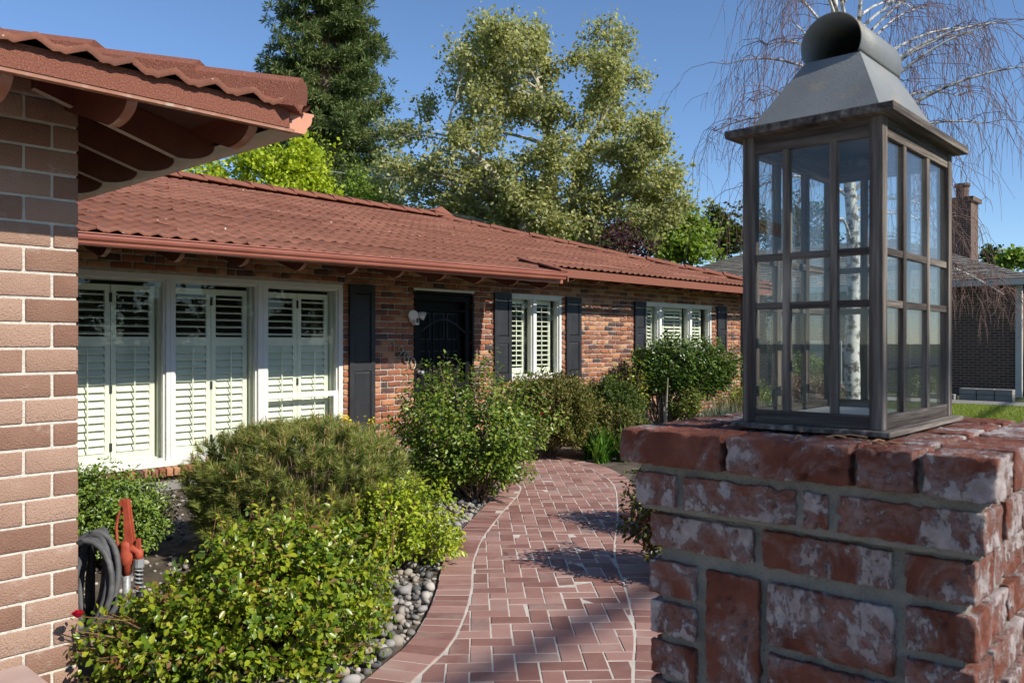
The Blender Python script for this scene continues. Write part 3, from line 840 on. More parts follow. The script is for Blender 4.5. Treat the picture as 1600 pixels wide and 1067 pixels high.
# ---- door: dark slab behind an arched security door
door = MB().box(7.06, 7.98, YW + 0.13, YW + 0.17, 0.12, 2.10).build('door', MT['blackdoor'], house)
for cx in (7.27, 7.52, 7.77):
    for a, b in ((1.5, 1.86), (0.9, 1.36), (0.25, 0.78)):
        frame_mb(cx - 0.1, cx + 0.1, a, b, YW + 0.118, YW + 0.129, 0.018).build('panel_moulding', MT['black'], door)
MB().box(6.985, 7.02, YW - 0.012, YW + 0.2, 0.1, 2.12).box(8.02, 8.055, YW - 0.012, YW + 0.2, 0.1, 2.12).box(7.02, 8.02, YW + 0.01, YW + 0.2, 2.10, 2.135).build('door_frame', MT['blackdoor'], house)
MB().box(6.98, 8.06, YW - 0.015, YW + 0.05, 2.137, 2.165).build('door_lintel', MT['cream'], house)
sd = frame_mb(7.04, 8.00, 0.13, 2.09, YW + 0.02, YW + 0.055, 0.075)
sd.box(7.115, 7.925, YW + 0.02, YW + 0.055, 1.88, 1.9)
for k in range(1, 7):
    xx = 7.115 + 0.81 * k / 7
    sd.box(xx - 0.008, xx + 0.008, YW + 0.03, YW + 0.046, 0.205, 1.62 + 0.16 * math.sin(PI * k / 7))
sd.box(7.115, 7.925, YW + 0.024, YW + 0.05, 0.85, 0.93)
secd = sd.build('security_door', MT['blackdoor'], house)
MB().tube([(7.115 + 0.81 * t, YW + 0.034, 1.6 + 0.17 * math.sin(PI * t)) for t in np.linspace(0, 1, 17)], 0.014, 8).build('arch_bar', MT['black'], secd, smooth=True)
MB().lathe([(0.03, 0), (0.03, -0.02), (0.014, -0.03), (0.014, -0.055), (0.028, -0.06), (0.028, -0.085), (0.01, -0.095)], (7.08, YW + 0.02, 1.08), 12, 'Y').build('handle', MT['galv'], secd, smooth=True)
MB().box(6.7, 8.35, 7.58, YW + 0.1, 0.0, 0.13).build('door_step', MT['concrete'], house)

# ---- house number, in metal digits climbing down to the door
def stroke(pts, name='digit'):
    return MB().tube([(p[0], YW - 0.018, p[1]) for p in pts], 0.0105, 6).build(name, MT['bronze'], house, smooth=True)
def digit(kind, cx, cz, s=0.135):
    h = s / 2; w = s * 0.28
    if kind == '1': stroke([(cx - w * 0.9, cz + h * 0.5), (cx, cz + h), (cx, cz - h)])
    if kind == '2': stroke([(cx - w, cz + h * 0.45), (cx - w * .7, cz + h * .85), (cx, cz + h), (cx + w * .75, cz + h * .8), (cx + w, cz + h * .4), (cx + w * .6, cz), (cx - w, cz - h), (cx + w, cz - h)])
    if kind == '6': stroke([(cx + w, cz + h * .6), (cx + w * .6, cz + h * .92), (cx, cz + h), (cx - w * .8, cz + h * .6), (cx - w, cz - h * .3), (cx - w * .7, cz - h * .85), (cx, cz - h), (cx + w * .75, cz - h * .8), (cx + w, cz - h * .4), (cx + w * .7, cz), (cx, cz + h * .12), (cx - w * .8, cz - h * .1)])
    if kind == '0': stroke([(cx + w * math.cos(a), cz + h * math.sin(a)) for a in np.linspace(0, 2 * PI, 17)])
for kk, cx, cz in (('1', 6.645, 1.42), ('2', 6.75, 1.352), ('6', 6.845, 1.28), ('0', 6.955, 1.2)): digit(kk, cx, cz)

# ---- roof: deck, tiles, caps, fascia, gutter, rafter tails
XC1 = XR1 + (YR - Y_E2); XC0 = XR0 - (YR - Y_E)
def rp(x, y, dz=-0.045): return (x, y, roof_z(y) + dz)
YB = 2 * YR - Y_E2
dk = MB()
dv = [rp(XC0, Y_E + .03), rp(X_JOG, Y_E + .03), rp(X_JOG, Y_E2 + .03), rp(XC1 - .03, Y_E2 + .03), rp(XR1, YR), rp(XR0, YR)]
dk.add(dv, [(0, 1, 2, 4, 5), (2, 3, 4)])
dk.add([rp(XC1 - .03, Y_E2 + .03), (XC1 - .03, YB, roof_z(Y_E2) - 0.045), rp(XR1, YR)], [(0, 1, 2)])
dk.add([(XC1 - .03, YB, roof_z(Y_E2) - 0.045), (XC0, YB, roof_z(Y_E2) - 0.045), rp(XR0, YR), rp(XR1, YR)], [(0, 1, 2, 3)])
dk.add([(XC0, YB, roof_z(Y_E2) - 0.045), rp(XC0, Y_E + .03), rp(XR0, YR)], [(0, 1, 2)])
roof = dk.build('roof', MT['deck'], house, fix=False)
UN, WL, CL = 8, 0.16, 0.37
def tile_template(seed, su=8, sv=4):
    V, F = [], []
    W_ = UN * WL
    nu = UN * su
    for j in range(sv + 1):
        v = CL * 1.06 * j / sv
        am = 0.0135 - 0.005 * j / sv
        lift = 0.026 * (1 - j / sv)
        for i in range(nu + 1):
            u = W_ * i / nu
            ph = 2 * PI * u / WL
            q_ = (u / WL) % 1.0; 
            zz_ = 1 - q_ / 0.4 if q_ < 0.4 else (-0.0 + 0.3 * math.sin((q_ - 0.4) / 0.22 * PI) if q_ < 0.62 else (q_ - 0.62) / 0.38)
            w = am * (1.25 * (zz_ - 0.5) * 1.3 + 0.25 * math.cos(ph)) + lift
            vv = v - (0.012 * max(0, math.cos(ph)) if j == 0 else 0) + (0.006 * mnoise.noise(Vector((u * 14, seed * 9.1, 0))) if j == 0 else 0)
            V.append(Vector((u, vv, w + 0.003 * mnoise.noise(Vector((u * 5, v * 5, seed * 3.3))))))
    n = nu + 1
    for j in range(sv):
        for i in range(nu): F.append((j * n + i, j * n + i + 1, (j + 1) * n + i + 1, (j + 1) * n + i))
    b0 = len(V)
    for i in range(n):
        p = V[i]; V.append(Vector((p.x, p.y + 0.004, p.z - 0.024)))
    for i in range(nu): F.append((b0 + i, b0 + i + 1, i + 1, i))
    return V, F
tile_T = [tile_template(s) for s in range(4)]
tile_me = [piece_mesh('roof_tile', V, F, MT['roof']) for V, F in tile_T]
def tile_plane(parent, org, ud, vd, nd, rows, keep, u_range, plan_of):
    """keep: list of functions (u0,u1,v0,v1,row)->planes [(pt_local, nrm_local)] ; simple row-wise clipping"""
    ud, vd, nd, org = Vector(ud), Vector(vd), Vector(nd), Vector(org)
    base = Matrix((( *[ud.x, vd.x, nd.x], org.x), (*[ud.y, vd.y, nd.y], org.y), (*[ud.z, vd.z, nd.z], org.z), (0, 0, 0, 1)))
    W_ = UN * WL
    for r in range(rows):
        off = -WL * ((r * 3) % UN)
        k0 = int(math.floor((u_range[0] - off) / W_)); k1 = int(math.ceil((u_range[1] - off) / W_))
        for k in range(k0, k1):
            u0 = off + k * W_; v0 = r * CL
            planes = plan_of(r)
            cs = [(u, v) for u in (u0, u0 + W_) for v in (v0, v0 + CL)]
            st = [[(u - p[0]) * n[0] + (v - p[1]) * n[1] for u, v in cs] for p, n in planes]
            if any(max(s) <= 0.01 for s in st): continue
            t = random.randrange(4)
            jig = Matrix.Translation((random.uniform(-.003, .003), random.uniform(-.006, .006), random.uniform(-.002, .004)))
            if all(min(s) >= -0.001 for s in st): me_ = tile_me[t]
            else:
                b_ = bmesh.new(); b_.from_mesh(tile_me[t])
                for (p, n), s in zip(planes, st):
                    if min(s) < -0.001:
                        bmesh.ops.bisect_plane(b_, geom=b_.verts[:] + b_.edges[:] + b_.faces[:], plane_co=(p[0] - u0, p[1] - v0, 0), plane_no=(-n[0], -n[1], 0), clear_outer=True)
                if not b_.faces: b_.free(); continue
                me_ = bpy.data.meshes.new('roof_tile'); b_.to_mesh(me_); b_.free(); me_.materials.append(MT['roof']); me_.shade_smooth()
            o = link('roof_tile', me_, parent); o.matrix_world = base @ Matrix.Translation((u0, v0, 0)) @ jig
sl = math.sqrt(1 + P_ROOF ** 2)
vd = (0, 1 / sl, P_ROOF / sl); nd = (0, -P_ROOF / sl, 1 / sl)
def front_planes(r):
    # local u = X, local v = (Y - Y_E) * sl
    pl = []
    hv = Vector((-1, 1 / sl)).normalized()
    pl.append(((XR1, (YR - Y_E) * sl), tuple(-Vector((1, 1 / sl)).normalized())))          # right hip: X + Y <= XR1 + YR
    pl.append(((XR0, (YR - Y_E) * sl), tuple(Vector((1, -1 / sl)).normalized())))           # left hip: X - Y >= XR0 - YR
    pl.append(((0, (YR - Y_E) * sl), (0, -1)))
    pl.append(((1.1, 0), (1, 0)))
    if r < 2: pl.append(((X_JOG, 0), (-1, 0)))
    return pl
tile_plane(roof, (0, Y_E, Z_E - 0.02), (1, 0, 0), vd, nd, 17, None, (1.1, XC1), front_planes)
# ridge and hip caps: overlapping angled pieces
def cap_run(parent, a, b, width, drop, seg, mat, rise=0.018, jit=0.004, prof_=((-1, -1), (-0.82, -0.62), (-0.12, 0.0), (0.12, 0.0), (0.82, -0.62), (1, -1)), name='ridge_cap'):
    a, b = Vector(a), Vector(b); d = (b - a); L = d.length; d.normalize()
    side = d.cross(Vector((0, 0, 1))).normalized(); up = side.cross(d).normalized()
    n = int(L / seg)
    for k in range(n):
        s0 = L * k / n - 0.05; s1 = L * (k + 1) / n
        V = []
        for s, lift in ((s0, 0.0), (s1, rise)):
            c = a + d * s
            for t, h in [(p[0], p[1] * drop) for p in prof_] + [(1, -drop - 0.02), (-1, -drop - 0.02)]:
                V.append(c + side * (t * width) + up * (h + lift))
        j = Vector((random.uniform(-jit, jit), random.uniform(-jit, jit), random.uniform(-jit, jit)))
        V = [v + j for v in V]
        F = [(i, i + 1, i + 9, i + 8) for i in range(7)] + [(7, 0, 8, 15), tuple(range(8, 16)), tuple(reversed(range(8)))]
        MB().add(V, F).build(name, mat, parent)
zr = roof_z(YR)
cap_run(roof, (XR1 + 0.15, YR, zr + 0.1), (XR0 - 0.1, YR, zr + 0.1), 0.2, 0.09, 0.38, MT['rooftrim'], 0.022)
cap_run(roof, (XR1 - 0.05, YR + 0.05, zr + 0.085), (XC1 + 0.0, Y_E2 - 0.0, roof_z(Y_E2) + 0.09), 0.17, 0.065, 0.38, MT['rooftrim'], -0.02, 0.012)
cap_run(roof, (XR0 + 0.05, YR + 0.05, zr + 0.075), (1.3, YR - (XR0 - 1.3), roof_z(YR - (XR0 - 1.3)) + 0.075), 0.16, 0.05, 0.38, MT['rooftrim'], -0.018)
MB().add([(XR1 - 0.25, YR - 0.16, zr + 0.09), (XR1 + 0.25, YR - 0.2, zr + 0.02), (XR1 + 0.3, YR + 0.1, zr + 0.02), (XR1 - 0.2, YR + 0.16, zr + 0.09), (XR1 + 0.06, YR - 0.03, zr + 0.22), (XR1 - 0.3, YR, zr + 0.115)], [(0, 1, 4), (1, 2, 4), (2, 3, 4), (0, 4, 5), (5, 4, 3), (0, 5, 3, 2, 1)]).build('ridge_end', MT['rooftrim'], roof)
# jog trim: the end of the deeper eave on the left
for k in range(2):
    y0 = Y_E - 0.02 + k * 0.36; y1 = y0 + 0.40
    z0, z1 = roof_z(y0) + 0.052 - 0.012 * k, roof_z(y1) + 0.052 - 0.012 * k
    MB().prism([(X_JOG - 0.09, y0, z0), (X_JOG - 0.09, y1, z1), (X_JOG - 0.09, y1, z1 - 0.02), (X_JOG - 0.09, y0, z0 - 0.02)], (0.16, 0, 0)).build('edge_trim', MT['rooftrim'], roof)
    MB().prism([(X_JOG + 0.045, y0, z0 - 0.0205), (X_JOG + 0.045, y1, z1 - 0.0205), (X_JOG + 0.045, y1, z1 - 0.15), (X_JOG + 0.045, y0, z0 - 0.15)], (0.024, 0, 0)).build('edge_trim', MT['rooftrim'], roof)
# soffit boards under the eaves
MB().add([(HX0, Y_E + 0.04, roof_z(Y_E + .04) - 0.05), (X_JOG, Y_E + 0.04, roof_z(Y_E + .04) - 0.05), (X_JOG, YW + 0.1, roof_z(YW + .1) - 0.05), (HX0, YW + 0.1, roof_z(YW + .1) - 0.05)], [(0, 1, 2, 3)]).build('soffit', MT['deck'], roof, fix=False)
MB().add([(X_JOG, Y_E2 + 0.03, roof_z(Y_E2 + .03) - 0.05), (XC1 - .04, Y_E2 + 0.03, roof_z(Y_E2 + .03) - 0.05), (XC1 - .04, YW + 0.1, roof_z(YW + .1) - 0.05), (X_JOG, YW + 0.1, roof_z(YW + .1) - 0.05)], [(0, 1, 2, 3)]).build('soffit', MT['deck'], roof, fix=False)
# fascias
MB().box(HX0, X_JOG - 0.01, Y_E + 0.012, Y_E + 0.036, 2.22, 2.315).build('fascia', MT['gutter'], house)
zf = roof_z(Y_E2)
MB().box(X_JOG + 0.08, XC1, Y_E2 - 0.005, Y_E2 + 0.02, zf - 0.165, zf - 0.048).build('fascia', MT['rooftrim'], house)
MB().box(XC1 - 0.02, XC1 + 0.005, Y_E2 + 0.021, 16.0, zf - 0.165, zf - 0.048).build('fascia', MT['rooftrim'], house)
# K-profile gutter
prof = [(0.0, 0.0), (-0.075, 0.0), (-0.085, 0.012), (-0.088, 0.028), (-0.105, 0.044), (-0.112, 0.062), (-0.112, 0.078), (-0.122, 0.084), (-0.122, 0.094), (-0.11, 0.094), (-0.108, 0.083), (-0.1, 0.076), (-0.1, 0.062), (-0.094, 0.05), (-0.078, 0.033), (-0.076, 0.014), (-0.006, 0.008), (-0.006, 0.09), (0.0, 0.09)]
gx0, gx1 = HX0, X_JOG - 0.06
def gut(x): return 2.212 + 0.0085 * (x - 2.4)
gm = MB(); n = len(prof)
for x in (gx0, gx1):
    for (yy, zz) in prof: gm.v.append((x, Y_E + 0.01 + yy, gut(x) + zz))
gm.f += [(i, (i + 1) % n, n + (i + 1) % n, n + i) for i in range(n)]
gutter = gm.build('gutter', MT['gutter'], house)
MB().prism([(gx1, Y_E + 0.01 + yy, gut(gx1) + zz) for yy, zz in prof[:10]] + [(gx1, Y_E + 0.01, gut(gx1) + 0.09)], (0.004, 0, 0)).build('end_cap', MT['gutter'], gutter)
# rafter tails with rounded ends
def tail_profile(y0, y1, zt0, zt1, depth):
    """in YZ, front end y0 rounded"""
    pts = [(y1, zt1), (y0, zt0), (y0 + 0.0, zt0 - depth * 0.25)]
    for k in range(1, 9):
        a = k / 8 * PI / 2
        pts.append((y0 + 0.16 * math.sin(a) if False else y0 + 0.17 * (1 - math.cos(a)), zt0 - depth * 0.25 - depth * 0.75 * math.sin(a) + 0.0))
    pts.append((y1, zt1 - depth - 0.0))
    return pts
def rafter_tail(x, y0, y1, zt, slope, depth, parent):
    pts = tail_profile(y0, y1, zt, zt + slope * (y1 - y0), depth)
    face = MB().prism([(x - 0.02, y, z) for y, z in pts], (0.04, 0, 0)).build('rafter_tail', MT['rafter'], parent)
    # underside of the rounded end, with sunlight put into its paler colour
    ed = MB(); und = pts[2:-1]
    for i in range(len(und) - 1):
        (ya, za), (yb, zb) = und[i], und[i + 1]
        ed.add([(x - 0.0195, ya - 0.002, za - 0.002), (x + 0.0195, ya - 0.002, za - 0.002), (x + 0.0195, yb - 0.002, zb - 0.002), (x - 0.0195, yb - 0.002, zb - 0.002)], [(0, 1, 2, 3)])
    ed.build('tail_end', MT['rafteredge'], face, fix=False)
x = 2.688 - 0.6 * 2
while x < 8.2:
    rafter_tail(x, Y_E + 0.045, YW + 0.02, roof_z(Y_E + .045) - 0.055, P_ROOF, 0.15, house); x += 0.6
x = 8.92
while x < XC1 - 0.2:
    rafter_tail(x, Y_E2 + 0.025, YW + 0.02, roof_z(Y_E2 + .025) - 0.055, P_ROOF, 0.15, house); x += 0.61

# ---- security light beside the door
sl_ = empty('security_light', (6.96, YW, 1.78))
tag(sl_, 'white twin floodlight with camera on the brick beside the black door', 'security light')
MB().lathe([(0.06, 0), (0.06, -0.025), (0.05, -0.04)], (6.955, YW, 1.775), 20, 'Y').build('mount', MT['plastic'], sl_, smooth=False)
def flood(c, ax, r):
    ax = Vector(ax).normalized(); c = Vector(c)
    pts = [c - ax * 0.07, c - ax * 0.055, c - ax * 0.02, c + ax * 0.02, c + ax * 0.03]
    h = MB().tube(pts, [r * 0.25, r * 0.5, r * 0.85, r, r], 20).build('lamp_head', MT['plastic'], sl_, smooth=False)
    MB().tube([c + ax * 0.0305, c + ax * 0.034], [r * 0.8, r * 0.78], 20).build('diffuser', MT['plastic'], h)
flood((6.88, YW - 0.1, 1.815), (-0.45, -0.85, -0.1), 0.062)
flood((7.045, YW - 0.1, 1.81), (0.75, -0.6, -0.35), 0.055)
MB().tube([(6.955, YW - 0.03, 1.78), (6.9, YW - 0.08, 1.81)], 0.016, 8).tube([(6.955, YW - 0.03, 1.78), (7.01, YW - 0.08, 1.81)], 0.016, 8).build('arm', MT['plastic'], sl_)
cb = MB().box(6.925, 6.99, YW - 0.1, YW - 0.02, 1.69, 1.79).build('camera_body', MT['plastic'], sl_, bevel=0.012)
MB().box(6.938, 6.977, YW - 0.104, YW - 0.1005, 1.715, 1.775).build('camera_window', MT['lens'], cb)

# figurine standing inside the wide window
fg = empty('figurine', (12.42, YW + 0.13, 1.36)); tag(fg, 'pale slender figurine standing behind the wide window glass', 'figurine')
MB().lathe([(0.05, 0), (0.055, 0.02), (0.03, 0.04)], (12.42, YW + 0.125, 1.36), 12).build('base', MT['plastic'], fg)
MB().tube([(12.42, YW + 0.125, 1.40), (12.41, YW + 0.125, 1.55), (12.44, YW + 0.125, 1.7), (12.46, YW + 0.125, 1.82), (12.45, YW + 0.125, 1.9), (12.43, YW + 0.125, 1.95)], [0.02, 0.028, 0.04, 0.032, 0.018, 0.022], 10).build('body', MT['plastic'], fg, smooth=True)
MB().tube([(12.46, YW + 0.125, 1.78), (12.40, YW + 0.115, 1.7), (12.36, YW + 0.115, 1.56)], [0.018, 0.014, 0.008], 8).build('arm', MT['plastic'], fg, smooth=True)

# ================================================================== GARAGE WING (near left)
WY, WX = 3.70, 1.345
wing = empty('garage_wing', (0.2, WY, 0))
tag(wing, 'tan brick corner of the garage wing under an overhanging red tiled eave', 'garage')
ww = MB().box(-3.0, WX - 0.007, WY + 0.007, WY + 0.2, 0, 2.62).box(WX - 0.2, WX - 0.007, WY + 0.2, 7.9, 0, 2.62).build('wall', MT['wingmortar'], wing)
wf = {}
def wing_brick(hx, hy, hz, seed):
    key = (round(hx, 3), round(hy, 3), seed % 4)
    if key not in wf: wf[key] = piece_mesh('brick', *round_box(hx, hy, hz, 0.005, seed % 4, 0.0016, 30, 2, 1, 1), MT['wingbrick'])
    return wf[key]
PW = 0.1022; z = 1.861 - PW * 18 + 0.006; k = 0
random.seed(3)
while z < 2.55:
    hz = (PW - 0.0115) / 2; zc = z + hz
    x = WX
    first = 0.2 if (k % 2 == 1) else 0.095
    while x > -0.7:
        L = first if x == WX else 0.2
        o = link('brick', wing_brick(L / 2, 0.045, hz, random.randrange(4)), ww)
        o.location = (x - L / 2, WY + 0.045 + random.uniform(-0.0015, 0.0015), zc)
        x -= L + 0.0115
    if zc > 0:
        y = WY + (0.1 if first == 0.2 else 0.2) + 0.0
        while y < 5.4:
            o = link('brick', wing_brick(0.045, 0.1, hz, random.randrange(4)), ww)
            o.location = (WX - 0.045, y + 0.1 + 0.012, zc); y += 0.2115
    z += PW; k += 1
# roof of the wing: a hip corner; eaves at Y=EYF (front) and X=EXR (right)
EYF, EXR, ZT = 3.06, 2.0, 2.474
PWR = 0.24
def wz_f(y): return ZT + PWR * (y - EYF)
SX0 = -4.0
wdeck = MB()
hipL = 4.0
wdeck.add([(SX0, EYF + .02, ZT - .05), (EXR - .02, EYF + .02, ZT - .05), (EXR - hipL, EYF + hipL, ZT + PWR * hipL - .05), (SX0, EYF + hipL, ZT + PWR * hipL - .05)], [(0, 1, 2, 3)])
wdeck.add([(EXR - .02, EYF + .02, ZT - .05), (EXR - .02, 7.3, ZT - .05), (EXR - hipL, 7.3, ZT + PWR * hipL - .05), (EXR - hipL, EYF + hipL, ZT + PWR * hipL - .05)], [(0, 1, 2, 3)])
wroof = wdeck.build('roof', MT['deck'], wing, fix=False)
slw = math.sqrt(1 + PWR ** 2)
def wing_front(r):
    return [((EXR, 0), tuple(-Vector((1, 1 / slw)).normalized())), ((-2.0, 0), (1, 0))]
tile_plane(wroof, (0, EYF - 0.03, ZT - 0.012), (1, 0, 0), (0, 1 / slw, PWR / slw), (0, -PWR / slw, 1 / slw), 6, None, (-2.0, EXR), wing_front)
def wing_side(r):
    return [((EYF, 0), tuple(Vector((1, -1 / slw)).normalized())), ((7.2, 0), (-1, 0))]
tile_plane(wroof, (EXR + 0.03, 0, ZT - 0.012), (0, 1, 0), (-1 / slw, 0, PWR / slw), (PWR / slw, 0, 1 / slw), 5, None, (EYF, 7.2), wing_side)
# hip caps stepping up from the corner: square-shouldered pieces
random.seed(9)
cap_run(wroof, (EXR + 0.012 - 3.3, EYF - 0.012 + 3.3, ZT + 0.082 + PWR * 3.3), (EXR + 0.012, EYF - 0.012, ZT + 0.082), 0.1, 0.11, 0.40, MT['rooftrim'], 0.028, 0.003, prof_=((-1, -1), (-0.97, -0.3), (-0.55, 0.0), (0.55, 0.0), (0.97, -0.3), (1, -1)), name='hip_cap')
# apron trim below the tile edge, with the pinkish wood strip under it
MB().box(SX0, EXR - 0.05, EYF + 0.0, EYF + 0.02, ZT - 0.095, ZT - 0.008).build('apron_trim', MT['rooftrim'], wing)
MB().box(SX0, EXR - 0.02, EYF + 0.004, EYF + 0.035, ZT - 0.109, ZT - 0.0955).build('fascia', MT['rafteredge'], wing)
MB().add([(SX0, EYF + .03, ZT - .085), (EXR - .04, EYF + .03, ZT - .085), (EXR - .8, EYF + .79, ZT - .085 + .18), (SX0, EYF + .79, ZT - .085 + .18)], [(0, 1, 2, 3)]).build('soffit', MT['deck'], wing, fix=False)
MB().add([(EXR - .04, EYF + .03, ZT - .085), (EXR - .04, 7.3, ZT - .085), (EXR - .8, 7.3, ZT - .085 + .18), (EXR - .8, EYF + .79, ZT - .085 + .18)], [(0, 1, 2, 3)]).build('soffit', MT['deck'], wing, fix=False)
# rafter tails under the front eave (run along Y) and under the right eave (run along X)
for x in (1.80, 1.31, 0.90, 0.45, 0.0, -0.45):
    zt = ZT - 0.075
    y1 = WY + 0.1 if x < WX else EYF + 0.62
    rafter_tail(x, EYF + 0.03, y1, zt, PWR, 0.1, wing)
def side_tail(y):
    pts = tail_profile(0, EXR - WX + 0.1, 0, PWR * (EXR - WX + 0.1), 0.1)
    f_ = MB().prism([(EXR - 0.1 - a, y - 0.02, ZT - 0.075 + b) for a, b in pts], (0, 0.04, 0)).build('rafter_tail', MT['rafter'], wing)
    und = pts[2:]; ed = MB()
    for i in range(len(und) - 1):
        (a0, b0), (a1, b1) = und[i], und[i + 1]
        ed.add([(EXR - 0.1 - a0, y - 0.0195, ZT - 0.077 + b0), (EXR - 0.1 - a1, y - 0.0195, ZT - 0.077 + b1), (EXR - 0.1 - a1, y + 0.0195, ZT - 0.077 + b1), (EXR - 0.1 - a0, y + 0.0195, ZT - 0.077 + b0)], [(0, 1, 2, 3)])
    ed.build('tail_end', MT['gutterpale'], f_, fix=False)
for y in (3.62, 4.02, 4.44, 4.9, 5.4, 5.9, 6.4): side_tail(y)
# gutter along the right eave
gw = MB(); n = len(prof)
for y in (EYF + 0.04, 7.3):
    for (yy, zz) in prof: gw.v.append((EXR - 0.025 - yy, y, ZT - 0.098 + zz))
gw.f += [(i, n_i, n + n_i, n + i) for i in range(n) for n_i in [(i + 1) % n]]
wg = gw.build('gutter', MT['gutter'], wing)
MB().prism([(EXR - 0.025 - yy, EYF + 0.036, ZT - 0.098 + zz) for yy, zz in prof[:10]] + [(EXR - 0.025, EYF + 0.036, ZT - 0.008)], (0, 0.004, 0)).build('end_cap', MT['gutterlight'], wg)
MB().box(EXR - 0.105, EXR - 0.02, EYF + 0.042, 7.3, ZT - 0.102, ZT - 0.0985).build('gutter_bottom', MT['gutterpale'], wg)
MB().box(EXR - 0.055, EXR - 0.026, EYF + 0.05, 7.3, ZT - 0.0982, ZT - 0.02).build('fascia', MT['rafter'], wing)
# low pink slab at the foot of the wing
st = MB().box(-2.4, 1.10, 2.3, 3.57, 0.02, 0.235).build('low_step', MT['pinkslab'], bevel=0.01)
tag(st, 'pale pink concrete step at the foot of the tan brick wall', 'step')

# ================================================================== BRICK PILLAR
pillar = empty('brick_pillar', (1.57, 0.57, 0))
tag(pillar, 'whitewash-stained red brick pillar carrying the lantern', 'pillar')
PT = 1.324
def pbrick_mat():
    m, n, l, b = nodes_of('pillar_brick')
    vec = coords(n, l)
    base = ramp(n, [(0.25, (0.1, 0.031, 0.019)), (0.5, (0.185, 0.06, 0.037)), (0.75, (0.27, 0.1, 0.066))])
    l.new(noise_node(n, l, vec, 11, 7, 0.6), base.inputs[0])
    tn = n.new('ShaderNodeTexNoise'); tn.inputs['Scale'].default_value = 8.5; tn.inputs['Detail'].default_value = 12; tn.inputs['Roughness'].default_value = 0.66; tn.inputs['Distortion'].default_value = 0.9
    l.new(vec, tn.inputs['Vector']); pn = tn.outputs['Fac']
    oi = n.new('ShaderNodeObjectInfo')
    rs = math_node(n, l, 'MULTIPLY', math_node(n, l, 'SUBTRACT', oi.outputs['Random'], 0.42), 0.075)
    sh = math_node(n, l, 'ADD', pn, rs)
    film = ramp(n, [(0.44, (0, 0, 0)), (0.6, (0.5, 0.5, 0.5))]); l.new(sh, film.inputs[0])
    vs = n.new('ShaderNodeMapping'); vs.inputs['Scale'].default_value = (1.0, 1.0, 0.45); vs.inputs['Rotation'].default_value = (0.5, 0.3, 0.0); l.new(vec, vs.inputs['Vector'])
    sc = noise_node(n, l, vs.outputs[0], 42, 10, 0.72)
    corev = math_node(n, l, 'ADD', math_node(n, l, 'MULTIPLY', sh, 0.62), math_node(n, l, 'MULTIPLY', sc, 0.38))
    corem = ramp(n, [(0.521, (0, 0, 0)), (0.545, (1, 1, 1))]); l.new(corev, corem.inputs[0])
    brk = ramp(n, [(0.36, (0.15, 0.15, 0.15)), (0.5, (1, 1, 1))]); l.new(noise_node(n, l, vec, 95, 6, 0.7), brk.inputs[0])
    fac = math_node(n, l, 'MAXIMUM', math_node(n, l, 'MULTIPLY', film.outputs[0], brk.outputs[0]), math_node(n, l, 'MULTIPLY', corem.outputs[0], 0.85))
    wh = ramp(n, [(0.3, (0.3, 0.24, 0.23)), (0.7, (0.58, 0.53, 0.52))]); l.new(noise_node(n, l, vec, 30, 8, 0.7), wh.inputs[0])
    l.new(mixc(n, l, fac, base.outputs[0], wh.outputs[0]), b.inputs['Base Color'])
    b.inputs['Roughness'].default_value = 0.88
    b.inputs['Specular IOR Level'].default_value = 0.25
    bp = n.new('ShaderNodeBump'); bp.inputs['Strength'].default_value = 1.0; bp.inputs['Distance'].default_value = 0.006
    hh = math_node(n, l, 'ADD', noise_node(n, l, vec, 110, 9, 0.75), math_node(n, l, 'MULTIPLY', fac, 0.5))
    l.new(hh, bp.inputs['Height']); l.new(bp.outputs[0], b.inputs['Normal'])
    return m
MT['pbrick'] = pbrick_mat()
core = MB().box(1.29, 1.85, 0.32, 0.82, 0, 1.25)
core.box(1.262, 1.878, 0.292, 0.848, 1.247, PT - 0.006)
core.box(1.285, 1.855, 0.315, 0.825, 0.0, 1.245)
def bump_grid_box(x0, x1, y0, y1, z0, z1, amp=0.003, step=0.02):
    """boxes of mortar with a rough face"""
    V, F = round_box((x1 - x0) / 2, (y1 - y0) / 2, (z1 - z0) / 2, 0.004, 3, amp, 40, max(2, int((x1 - x0) / step)), max(2, int((y1 - y0) / step)), max(2, int((z1 - z0) / step)))
    c = Vector(((x0 + x1) / 2, (y0 + y1) / 2, (z0 + z1) / 2))
    return [v + c for v in V], F
mm = MB()
mm.add(*bump_grid_box(1.292, 1.848, 0.322, 0.818, 0.0, 1.247)); mm.add(*bump_grid_box(1.266, 1.874, 0.296, 0.844, 1.18, PT - 0.007))
pcore = mm.build('mortar_core', MT['pmortar'], pillar, smooth=True, fix=False)
pseed = [0]
def pbrick(x0, x1, y0, y1, z0, z1):
    pseed[0] += 1
    hx, hy, hz = (x1 - x0) / 2, (y1 - y0) / 2, (z1 - z0) / 2
    st_ = 0.0072
    V, F = round_box(hx, hy, hz, 0.0022, pseed[0], 0.0034, 60, max(2, int(2 * hx / st_)), max(2, int(2 * hy / st_)), max(2, int(2 * hz / st_)), chip=5.0)
    o = link('brick', piece_mesh('brick', V, F, MT['pbrick']), pillar)
    o.location = Vector(((x0 + x1) / 2, (y0 + y1) / 2, (z0 + z1) / 2)) - Vector(pillar.location) * 0
    o.rotation_euler = (random.uniform(-.006, .006), random.uniform(-.012, .012), random.uniform(-.006, .006))
random.seed(31)
D = 0.098
def xface(xf, rows):
    for y0, y1, z0, z1 in rows: pbrick(xf + random.uniform(-.002, .002), xf + D, y0, y1, z0, z1)
xface(1.24, [(0.672, 0.87, 1.265, PT), (0.463, 0.662, 1.265, PT), (0.374, 0.452, 1.265, PT), (0.27, 0.362, 1.265, PT)])
